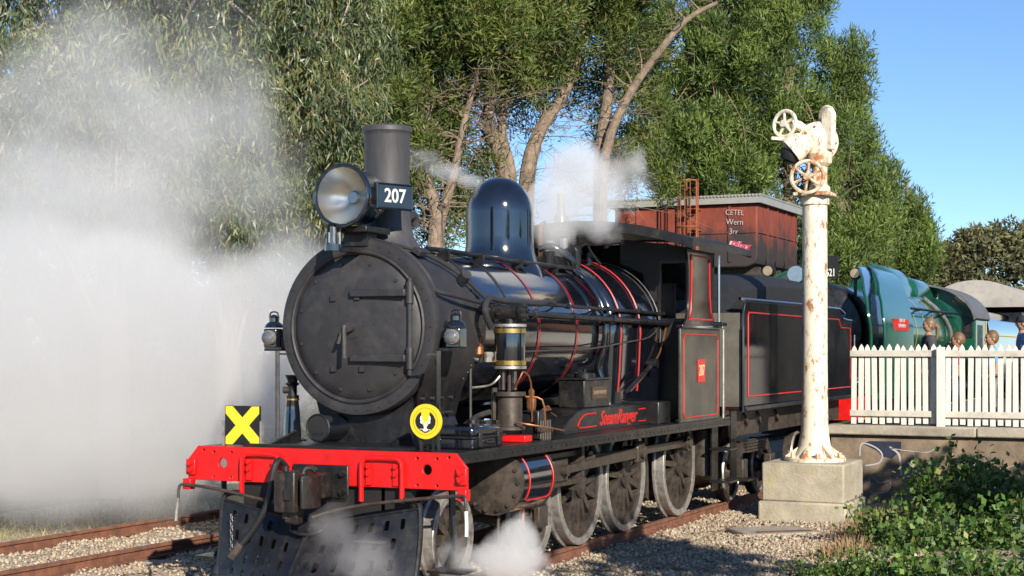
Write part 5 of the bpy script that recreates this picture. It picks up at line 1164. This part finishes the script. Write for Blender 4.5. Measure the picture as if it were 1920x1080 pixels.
def pine(lbl, base, trunks, blobs, per, m, ncl, seed, needle=(.34, .05), dead=0, up=.5, grp='pine trees behind the train', lobes=0, lsz=(.7, 1.2)):
    rg = np.random.default_rng(seed); t = thing('pine_tree', lbl, 'tree', base, group=grp)
    for tr, r0, r1 in trunks:
        mb = MB(); limb(mb, tr, r0, r1, 10); mb.build('trunk', BRK, t)
    br = MB(); P, D, Ls, Ws = [], [], [], []
    wts = np.array([b[3]*b[4]*b[5] for b in blobs], float)**.75; wts /= wts.sum()
    segs = [(Vector(tr[0][k]), Vector(tr[0][k+1])) for tr in trunks for k in range(1, len(tr[0])-1)]
    def onshell(lo):
        b = blobs[rg.choice(len(blobs), p=wts)]; d = unit(rg.normal(size=3)); r_ = rg.uniform(lo, 1)**.4
        return np.array([b[0]+d[0]*b[3]*r_, b[1]+d[1]*b[4]*r_, b[2]+d[2]*b[5]*r_])
    LB = [(onshell(.35), rg.uniform(*lsz)) for _ in range(lobes)]
    for i in range(ncl):
        if lobes:
            c0, lr = LB[rg.integers(lobes)]; d = unit(rg.normal(size=3)+np.array([0, 0, .35])); r_ = rg.uniform(.15, 1)**.5
            c = c0+d*r_*np.array([lr*.62, lr*.62, lr*1.25]); sz = rg.uniform(.16, .36)*(1.15-.4*max(0, d[2]*r_))
        else: c = onshell(.2); sz = rg.uniform(.3, .6)
        if i % 7 == 0 and segs:
            sg = segs[rg.integers(len(segs))]; s_ = sg[0].lerp(sg[1], rg.uniform())
            if (s_-Vector(c)).length < (2.2 if dead else 4.5): br.tube([s_, s_.lerp(Vector(c), .35)+Vector((rg.normal()*.15, rg.normal()*.15, rg.uniform(-.1, .35))), s_.lerp(Vector(c), .7)+Vector((rg.normal()*.2, rg.normal()*.2, rg.uniform(-.1, .3))), c], (.035, .007), n=5, sm=3)
        n = int(per*(sz/.5)**1.5)+6
        q = rg.normal(size=(n, 3)); q = unit(q)*rg.uniform(.2, 1, (n, 1))**.5*np.array([sz, sz, sz*(1.1 if lobes else .75)])
        P.append(c+q); D.append(unit(q*1.2/sz+np.array([0, 0, up])+rg.normal(size=(n, 3))*.5)); Ls.append(rg.uniform(.6, 1.2, n)*needle[0]); Ws.append(rg.uniform(.7, 1.3, n)*needle[1])
    for i in range(dead):                                           # bare dead twigs low in the crown
        sg = segs[rg.integers(len(segs))]; s_ = sg[0].lerp(sg[1], rg.uniform()); a = rg.uniform(0, 6.28); ln = rg.uniform(.4, 1)**2*2.8; z = rg.uniform(-.3, .7)*ln*.5
        p1 = s_+Vector((math.cos(a)*ln*.5+rg.normal()*.12, math.sin(a)*ln*.5, z*.4+rg.normal()*.22)); p2 = s_+Vector((math.cos(a+rg.normal()*.3)*ln, math.sin(a)*ln, z+rg.normal()*.25))
        br.tube([s_, s_.lerp(p1, .5)+Vector(rg.normal(size=3)*.07), p1, p1.lerp(p2, .5)+Vector(rg.normal(size=3)*.09), p2], (.019, .004), n=4, sm=3)
        for k in range(5):
            q0 = p1.lerp(p2, rg.uniform(-.3, 1)); q1 = q0+Vector(rg.normal(size=3)*.28)+(p2-p1)*.25; br.tube([q0, q0.lerp(q1, .5)+Vector(rg.normal(size=3)*.05), q1], (.010, .003), n=4, sm=2)
    br.build('branches', DBK if dead else BRK, t, kind='stuff')
    V, Fc = kites(np.concatenate(P), np.concatenate(D), np.concatenate(Ls), np.concatenate(Ws))
    npmesh('crown', V, Fc, m, t)
    return t
def pine_at(lbl, px, d, trunks, blobs, per, m, ncl, seed, **kw):
    base = at(px, 900, d=d); base.z = -.3
    T_ = []
    for pts, r0, r1 in trunks:
        q = [rel(at(a, b_, d=d+e), base) for a, b_, e in pts]; q = [(q[0][0], q[0][1], 0)]+q
        T_.append((q, r0, r1))
    bl = [(*rel(at(a, b_, d=d+e), base), rx, ry, rz) for a, b_, e, rx, ry, rz in blobs]
    return pine(lbl, base, T_, bl, per, m, ncl, seed, **kw)
D0 = 47
pine_at('old pine with twin dark trunks rising behind the steam dome', 945, D0, [([(945, 470, 0), (945, 330, 0), (915, 230, -.3), (925, 140, -.5), (890, 60, -.8)], .30, .11), ([(950, 470, .3), (958, 330, .3), (940, 250, .3), (948, 180, .5), (960, 60, .6)], .24, .09)],
        [(860, 60, -1, 2.6, 2.2, 1.5), (960, 90, 0, 1.9, 2, 1.3), (760, 120, -.5, 1.5, 1.6, 1.1), (930, -60, 0, 3, 2.5, 1.3), (820, 220, -1, 1.0, 1, .7), (790, 190, 0, 1.2, 1.4, 1.0), (870, 180, 1.5, 1.6, 1.0, 1.2), (1000, 200, 2.2, 1.0, .8, .7)], 42, PNG, 2900, 11, dead=80, lobes=120, lsz=(.5, 1.0), needle=(.26, .04))
pine_at('leaning pine with ochre trunks behind the chimney and dome', 800, D0-2, [([(815, 470, 0), (818, 400, 0), (790, 300, 0), (800, 200, .2), (760, 80, .4)], .25, .1), ([(820, 470, .2), (850, 330, .2), (870, 230, .3), (900, 120, .3)], .18, .07)],
        [(700, 60, -.5, 1.6, 1.6, 1.6), (720, 180, -.5, 1.2, 1.2, .8), (800, -10, 0, 2.0, 2, 1.2), (760, 310, 0, 1.1, 1.0, .6), (690, 270, .5, .7, .8, .9), (840, 290, 1.5, .9, .9, .6), (840, 420, 2, 1.0, 1, .7), (700, 380, 1.5, 1.2, 1, 1.2), (780, 240, 1.5, 1.3, .9, 1.0), (690, 330, 0, .9, .8, .9), (850, 350, 2, 1.2, .8, 1.0)], 42, PNG, 2900, 12, dead=80, lobes=130, lsz=(.5, 1.0), needle=(.26, .04))
pine_at('pine with slanting grey limbs behind the safety valve steam', 1070, D0+1, [([(985, 470, 0), (990, 320, 0), (1015, 240, .2), (1060, 170, .3), (1095, 60, .5), (1110, -40, .5)], .31, .1), ([(1125, 470, .2), (1125, 290, .2), (1140, 180, .3), (1150, 50, .4), (1160, -60, .4)], .25, .1), ([(1128, 470, -.2), (1135, 290, -.2), (1178, 180, -.3), (1245, 85, -.5), (1290, 35, -.5), (1345, 5, -.6)], .2, .06)],
        [(1060, 40, 0, 2.0, 2, 1.5), (1150, 40, .3, 1.2, 1.5, 1.2), (1100, -60, 0, 2.6, 2, 1.2), (1010, 130, .8, 1.2, 1.4, .8), (1200, 330, 2.5, 1.0, 1.0, .9), (1190, 120, 1.8, .7, 1.0, 1.0), (1100, 150, 2.2, 1.3, .8, .9), (1180, 240, 3, 1.2, .8, .9)], 42, PNG, 2700, 13, dead=110, lobes=105, lsz=(.5, 1.0), needle=(.26, .04))
# dense pines at the right, a wall of foliage that steps down to the right
BL = [(1300, 250, 0, 2.4, 2.2, 2.6), (1290, 110, 0, 1.9, 2, 1.8), (1260, 330, -.5, 1.6, 1.6, 1.3), (1380, 60, 0, 2.2, 2.2, 2.4), (1360, 300, 0, 2, 2, 2)]
pine_at('broad dense pine behind the ladder of the water tank', 1330, 62, [([(1330, 600, 0), (1330, 300, 0), (1340, 0, 0)], .4, .15)], BL, 60, PND, 2600, 21, needle=(.3, .05), up=.9, lobes=95, lsz=(.6, 1.25))
pine_at('tall dense pine behind the top of the water column', 1470, 64, [([(1480, 600, 0), (1480, 300, 0), (1470, -60, 0)], .42, .15)],
        [(1450, 80, 0, 2.5, 2.4, 3.2), (1440, -40, 0, 2.2, 2, 2.2), (1480, 300, 0, 2.6, 2.4, 2.8), (1500, 30, 0, 1.2, 1.2, 2.2), (1420, 230, -.5, 2, 2, 2.4)], 34, PND, 3000, 22, needle=(.3, .05), up=.9, lobes=115, lsz=(.6, 1.25))
pine_at('rounded dense pine behind the shaft of the water column', 1570, 66, [([(1570, 640, 0), (1570, 350, 0), (1565, 90, 0)], .4, .12)],
        [(1570, 150, 0, 1.3, 1.5, 1.9), (1560, 270, 0, 1.7, 1.8, 2.4), (1580, 400, 0, 2.0, 2, 2.2), (1600, 190, 0, .7, 1, 1.5), (1545, 480, -1, 1.6, 1.6, 1.2)], 34, PND, 2300, 23, needle=(.3, .05), up=.9, lobes=85, lsz=(.6, 1.25))
pine_at('ragged topped pine between the rounded pine and the smaller pine', 1640, 70, [([(1640, 640, 0), (1640, 450, 0), (1630, 260, 0)], .34, .1)],
        [(1640, 350, 0, 1.0, 1.2, 1.5), (1640, 440, 0, 1.4, 1.4, 1.7), (1625, 300, 0, .7, .8, 1.0), (1600, 480, 0, 1.6, 1.4, 1)], 34, PND, 1300, 24, needle=(.3, .05), up=.9, lobes=45, lsz=(.6, 1.25))
pine_at('smaller pine beyond the green locomotive', 1705, 74, [([(1705, 640, 0), (1705, 480, 0), (1700, 335, 0)], .3, .08)],
        [(1705, 400, 0, .8, 1, 1.3), (1705, 470, 0, 1.4, 1.3, 1.0), (1740, 420, 0, .45, .6, .7), (1690, 500, 0, 1.6, 1.4, .7)], 34, PND, 1000, 25, needle=(.3, .05), up=.9, lobes=34, lsz=(.6, 1.25))
for i, (px, py, rx, rz, lb) in enumerate(((1800, 470, 2.6, 2.0, 'olive gum tree far behind the green locomotive'), (1860, 455, 3.6, 2.4, 'grey green gum tree beyond the carriage roof'), (1930, 460, 3.4, 2.6, 'spreading gum tree at the far end of the platform'), (2040, 450, 5, 3.2, 'large gum tree past the end of the fence'), (1770, 500, 2, 1.2, 'low bushy gum tree behind the smoke deflectors'))):
    pine_at(lb, px, 118, [([(px, 640, 0), (px, 540, 0), (px, py, 0)], .3, .1)], [(px, py+20, 0, rx*.8, rx*.7, rz*.7), (px-25, py, 0, rx*.5, rx*.6, rz*.5), (px+30, py-8, 0, rx*.5, rx*.6, rz*.6), (px, 545, 0, rx, rx*.8, rz*.7)], 30, FAR, 190, 40+i, needle=(.5, .16), up=.3, grp='far gum trees')
# tall dark trees added behind the gums to block the bright sky
for i, (px, d, lb) in enumerate(((-60, 58, 'tall dark added pine outermost in the row behind the gums'), (140, 56, 'dark added pine straight behind the pale gum trunk'), (330, 59, 'dark added pine between the two gum trees'), (520, 57, 'dark added pine behind the wide gum tree'), (650, 60, 'dark added pine behind the locomotive chimney'))):
    pine_at(lb, px, d, [([(px, 640, 0), (px, 450, 0), (px+10, 150, 0)], .3, .1)], [(px, 500, 0, 2.6, 1.6, 2.6), (px-20, 330, 0, 2.2, 1.5, 2.4), (px+20, 180, 0, 1.8, 1.4, 2.0), (px, 620, 0, 2.6, 1.6, 1.2)], 22, PNL, 1500, 110+i, needle=(.36, .08), up=.8, lobes=70, lsz=(.7, 1.3), grp='dark pines behind the gums')
# undergrowth hiding the horizon behind the train
for i, (px, d, w_, h_) in enumerate(((700, 52, 4.5, 1.4), (880, 54, 5, 1.5), (1060, 55, 5, 1.7), (1230, 60, 5, 2.0), (250, 44, 7, 2.0), (-60, 42, 6, 2.4), (520, 46, 6, 1.6))):
    b = at(px, 700, d=d); b.z = -.3
    pine(['scrubby green bush under the pines', 'low shrub at the foot of the old pine', 'bush behind the boiler of the black locomotive', 'leafy bush below the water tank ladder', 'shrub hidden by the steam cloud', 'outermost shrub hidden behind the steam', 'bush under the wide eucalyptus'][i], b, [], [(0, 0, h_*.6, w_, 1.6, h_), (w_*.4, .5, h_, w_*.5, 1.4, h_*.8)], 34, PNL, 210, 60+i, needle=(.3, .07), grp='bushes under the trees')
for o in [o for o in bpy.data.objects if o.get('group') == 'bushes under the trees']: o.name = 'bush'; o['category'] = 'bush'

# --- weeds at the right
def weeds(lbl, name, cat, loc, rx, ry, h_, n, m, leaf, seed, stalks=14):
    rg = np.random.default_rng(seed); t = thing(name, lbl, cat, loc, group='weeds beside the platform wall')
    st = MB(); P, D, Ls, Ws = [], [], [], []
    for i in range(stalks):
        a = rg.uniform(0, 6.28); r_ = rg.uniform(0, 1)**.5; x, y = math.cos(a)*rx*r_, math.sin(a)*ry*r_; hh = h_*(1-.35*r_*r_)*rg.uniform(.55, 1.25)
        top = np.array([x*1.15+rg.normal()*.05, y*1.15+rg.normal()*.05, hh]); b0 = np.array([x*.8, y*.8, 0])
        st.tube([b0, (b0+top)/2+np.array([rg.normal()*.04, rg.normal()*.04, 0]), top], (.012, .004), n=5, sm=2)
        k = n//stalks; u = rg.uniform(.1, 1, k)[:, None]
        P.append(b0+(top-b0)*u+rg.normal(size=(k, 3))*np.array([.10, .10, .06])); D.append(unit(rg.normal(size=(k, 3))+np.array([.1, -.3, .5]))); Ls.append(rg.uniform(.6, 1.3, k)*leaf); Ws.append(rg.uniform(.6, 1.3, k)*leaf*.85)
    st.build('stems', PNL, t, kind='stuff')
    V, Fc = kites(np.concatenate(P), np.concatenate(D), np.concatenate(Ls), np.concatenate(Ws)); npmesh('foliage', V, Fc, m, t)
WED = leafmat('mallow_leaf', [(.04, .10, .018), (.08, .18, .03), (.12, .24, .045), (.06, .14, .025), (.18, .28, .08), (.22, .22, .08)], .3, .5, 2.5)
STR = leafmat('dry_straw', [(.40, .27, .13), (.30, .19, .09), (.48, .36, .20), (.36, .22, .10)], .25, .7)
def gp(px, py, z=-.15): p = at(px, py, z=z); return p
for i, (px, py, rx, ry, h_, n, lf, lb) in enumerate(((1800, 985, .75, .5, .95, 1980, .06, 'tall mallow weed with bright tips against the platform wall'), (1885, 1000, .8, .6, .8, 1870, .06, 'broad weed clump at the wall beside the tall mallow'), (1700, 1030, .5, .45, .62, 1430, .05, 'weed clump beside the concrete plinth and dry grass'),
        (1700, 1110, .55, .35, .40, 1650, .035, 'bright green clover clump at the front of the weeds'), (1830, 1125, .65, .45, .45, 1650, .045, 'leafy green clump spreading in front of the mallows'), (1540, 1100, .35, .25, .22, 900, .03, 'low creeping weed on the gravel'), (1930, 1060, .6, .5, .7, 1430, .06, 'dark weed clump past the mallows at the wall foot'),
        (1780, 1060, .7, .5, .5, 1650, .05, 'sprawling weed in the middle of the clump'), (1610, 1090, .35, .3, .3, 660, .035, 'small weed at the gravel edge'), (1900, 1150, .6, .5, .5, 1320, .05, 'weed clump nearest the path'))):
    weeds(lb, 'weed_clump', 'weed', gp(px, py), rx, ry, h_, n, WED, lf*1.45, 80+i, stalks=int(14+18*rx))
def grass(name, lbl, pts, n, m, h0, h1, wd, seed):
    rg = np.random.default_rng(seed); P = []; 
    for (x, y, rx, ry) in pts:
        k = n//len(pts); q = np.stack([x+rg.normal(size=k)*rx, y+rg.normal(size=k)*ry, np.zeros(k)], 1); q[:, 2] = [ground_z(a, b)-.02 if -9 < a < 9 else -.3 for a, b, _ in q]; P.append(q)
    P = np.concatenate(P); k = len(P)
    V, Fc = kites(P, unit(np.array([0, 0, 1.0])+rg.normal(size=(k, 3))*.35), rg.uniform(h0, h1, k), rg.uniform(.7, 1.3, k)*wd)
    o = npmesh(name, V, Fc, m, kind='stuff'); o['label'] = lbl; o['category'] = 'grass'
q = [gp(1640, 985), gp(1700, 975), gp(1745, 985), gp(1610, 1010), gp(1580, 1050)]
grass('dry_grass', 'tuft of dry straw coloured grass between the plinth and weeds', [(p.x, p.y, .16, .16) for p in q], 2200, STR, .10, .32, .012, 91)
grass('trackside_grass', 'short dry grass beside the far track', [(-7.2, 2+i*1.2, .7, .7) for i in range(10)], 3500, leafmat('pale_dry_grass', [(.42, .34, .19), (.30, .26, .12), (.20, .22, .08), (.50, .43, .28)], .2, .8), .05, .22, .012, 92)
# shrubs and trees added out of view to shade wall foot, weeds and gravel
def shade_bush(lbl, loc, blobs, n, seed, m=None, nd=(.26, .16)):
    o = pine(lbl, loc, [([(0, 0, 0), (0, 0, blobs[0][2])], .15, .05)], blobs, 50, m or WED, n, seed, needle=nd, up=.2, grp='unseen shade shrubs added beside the track'); o.name = 'shrub'; o['category'] = 'shrub'
for i, (x, lb) in enumerate(((9.6, 'dense tall added shade shrub nearest the plinth in the row past the fence end'), (11.6, 'dense tall added shade shrub second in the row past the fence end'), (13.6, 'dense tall added shade shrub third in the row past the fence end'), (15.8, 'dense tall added shade shrub last in the row past the fence end'))):
    shade_bush(lb, (x, 5.4, -.2), [(0, 0, 1.4, 1.25, .8, 1.5), (0, 0, 3.4, 1.25, .8, 1.55), (.5, 0, 2.4, 1.3, .8, 1.6)], 230, 95+i)
shade_bush('rounded added shade shrub beside the path, opposite the driving wheels', (9.7, 1.6, -.2), [(0, 0, 1.1, 1.3, 1.0, 1.2), (.9, .4, 1.5, 1.2, 1.0, 1.2), (2.2, .2, 1.6, 1.3, 1.0, 1.5)], 200, 101)
shade_bush('slender young unseen tree added for shade beside the path, opposite the locomotive front', (10.6, -4.0, -.2), [(0, 0, 5.4, .7, .6, .35), (-.9, 1.3, 5.2, .5, .6, .25), (-.4, .6, 5.35, .5, .5, .2), (-.2, -1.2, 5.3, .9, .6, .3)], 22, 102)
shade_bush('low dense added shade shrub between the weeds and the shrub row', (8.75, 4.7, -.2), [(0, 0, 1.2, .95, .8, 1.35), (.5, -.3, 1.9, .9, .8, 1.2), (-.3, .4, 2.2, .6, .6, .8)], 190, 103)
# unseen pines added along the back of the platform, to be mirrored in the polished black paint
src = [o for o in bpy.data.objects if o.get('label') == 'ragged topped pine between the rounded pine and the smaller pine'][0]
for i, (x, y, rz, sc, lb) in enumerate(((15.5, 20, .4, .75, 'unseen added platform pine nearest the picket fence, behind the station building'), (16, 30, 1.9, .85, 'second unseen added platform pine from the fence, behind the station building'), (15.5, 52, 3.0, .9, 'third unseen added platform pine from the fence, past the station building'), (12, 62, 4.2, 1.0, 'last unseen added platform pine far past the station building'))):
    c = copy_tree(src); c.location = (x, y, -.3); c.rotation_euler = (0, 0, rz); c.scale = (sc*1.2, sc*1.2, sc); c['label'] = lb; c['group'] = 'unseen pines added along the back of the platform'
# ================================================================ STEAM
def steam(name, lbl, blobs, dens, nsc, A=1.0, Bk=1.6, rough=.6, step=1.0, zs=1.0):
    cs = [at(px, py, d=d) for px, py, d, *_ in blobs]
    rot = Matrix.Rotation(YAW, 4, 'Z'); inv = rot.inverted()
    loc = [inv @ c for c in cs]; rs = [b[3:6] for b in blobs]
    lo_ = [min(c[i]-r[i] for c, r in zip(loc, rs)) for i in range(3)]; hi_ = [max(c[i]+r[i] for c, r in zip(loc, rs)) for i in range(3)]
    ctr = Vector([(a+b)/2 for a, b in zip(lo_, hi_)])
    o = MB().bx(lo_[0]-ctr.x, hi_[0]-ctr.x, lo_[1]-ctr.y, hi_[1]-ctr.y, lo_[2]-ctr.z, hi_[2]-ctr.z).build(name, None, smooth=0)
    o.location = rot @ ctr; o.rotation_euler = (0, 0, YAW); o['kind'] = 'stuff'; o['label'] = lbl; o['category'] = 'steam'
    m = bpy.data.materials.new(name); m.use_nodes = True; nt = m.node_tree; nt.nodes.clear(); N = nt.nodes.new; L = nt.links.new
    out = N('ShaderNodeOutputMaterial'); pv = N('ShaderNodeVolumePrincipled'); L(pv.outputs[0], out.inputs['Volume'])
    pv.inputs['Color'].default_value = (.968, .97, .972, 1); pv.inputs['Anisotropy'].default_value = 0.0
    tc = N('ShaderNodeTexCoord'); tot = None
    def mth(op, a, b=None, clamp=False):
        n = N('ShaderNodeMath'); n.operation = op; n.use_clamp = clamp
        for i, v in enumerate((a, b)):
            if v is None: continue
            if isinstance(v, (int, float)): n.inputs[i].default_value = v
            else: L(v, n.inputs[i])
        return n.outputs[0]
    for c, b in zip(loc, blobs):
        r = b[3:6]; wt = b[6]
        s1 = N('ShaderNodeVectorMath'); s1.operation = 'SUBTRACT'; L(tc.outputs['Object'], s1.inputs[0]); s1.inputs[1].default_value = c-ctr
        s2 = N('ShaderNodeVectorMath'); s2.operation = 'MULTIPLY'; L(s1.outputs[0], s2.inputs[0]); s2.inputs[1].default_value = (1/r[0], 1/r[1], 1/r[2])
        s3 = N('ShaderNodeVectorMath'); s3.operation = 'DOT_PRODUCT'; L(s2.outputs[0], s3.inputs[0]); L(s2.outputs[0], s3.inputs[1])
        v = mth('SUBTRACT', 1.0, s3.outputs['Value'], True); v = mth('MULTIPLY', v, wt)
        tot = v if tot is None else mth('ADD', tot, v)
    n1 = N('ShaderNodeTexNoise'); n1.inputs['Scale'].default_value = nsc; n1.inputs['Detail'].default_value = 5; n1.inputs['Roughness'].default_value = rough; n1.inputs['Distortion'].default_value = .4
    mpn = N('ShaderNodeMapping'); mpn.inputs['Scale'].default_value = (1, 1, zs); L(tc.outputs['Object'], mpn.inputs[0]); L(mpn.outputs[0], n1.inputs['Vector'])
    nz = mth('MULTIPLY', mth('SUBTRACT', n1.outputs['Fac'], .3), A/.4*.5)
    d = mth('MULTIPLY', mth('SUBTRACT', tot, nz), Bk, True)
    d = mth('MULTIPLY', d, dens); L(d, pv.inputs['Density'])
    try: m.cycles.volume_step_rate = step
    except Exception: pass
    o.data.materials.append(m)
    return o
steam('steam_cloud', 'huge white steam cloud drifting beside the locomotive front', [(20, 690, 20.5, 3.4, 1.8, 2.1, 1.55), (320, 670, 21, 2.3, 1.8, 1.9, 1.4), (520, 630, 21.5, 1.3, 1.2, 1.5, 1.2), (560, 510, 22, .8, .9, .9, .85), (60, 480, 21, 2.4, 1.5, 1.7, .85), (120, 300, 21.5, 2.6, 1.4, 1.7, .66), (360, 330, 22, 1.9, 1.2, 1.9, .6), (330, 90, 22.5, 1.9, 1.2, 1.7, .56), (90, 110, 22, 1.8, 1.1, 1.3, .5), (520, 300, 22.5, 1.0, .8, 1.4, .45), (240, 830, 20.8, 3.0, 1.7, 1.3, 1.1)], 1.0, .62, A=1.35, Bk=1.1, rough=.62)
steam('safety_valve_steam', 'white steam puff blowing from the safety valves behind the dome', [(1085, 360, 19.2, .70, .5, .6, 1.15), (1075, 300, 19.4, .45, .4, .38, .95), (1030, 400, 18.9, .5, .4, .45, .9), (1045, 450, 18.8, .3, .3, .25, .8), (1175, 335, 19.6, .6, .5, .55, .62), (1130, 430, 19.3, .4, .4, .3, .6)], 4.2, 2.3, A=1.4, Bk=1.1, rough=.65)
steam('dome_steam_wisp', 'thin wisp of steam leaking forward from the dome top', [(885, 340, 18.2, .2, .2, .10, 1.1), (845, 325, 18.2, .32, .22, .15, .85), (795, 305, 18.3, .4, .22, .24, .6)], 4.0, 3.6, A=1.2, Bk=1.2)
steam('cylinder_cock_steam', 'dense little steam puff on the gravel beside the front wheel', [(960, 1035, 14.4, .34, .3, .32, 1.2), (980, 1000, 14.5, .22, .2, .24, .95), (915, 1060, 14.3, .4, .25, .22, .85), (855, 1040, 14.2, .45, .2, .25, .5), (1000, 1065, 14.5, .3, .25, .2, .7)], 6.5, 4.4, A=1.4, Bk=1.1, rough=.65)
steam('pilot_steam', 'faint veil of steam curling in front of the pilot', [(640, 1030, 12.9, .5, .2, .36, .6), (700, 1060, 12.9, .4, .2, .26, .65), (620, 975, 12.8, .26, .15, .24, .5)], 2.2, 3.4, A=1.2, Bk=1.1)
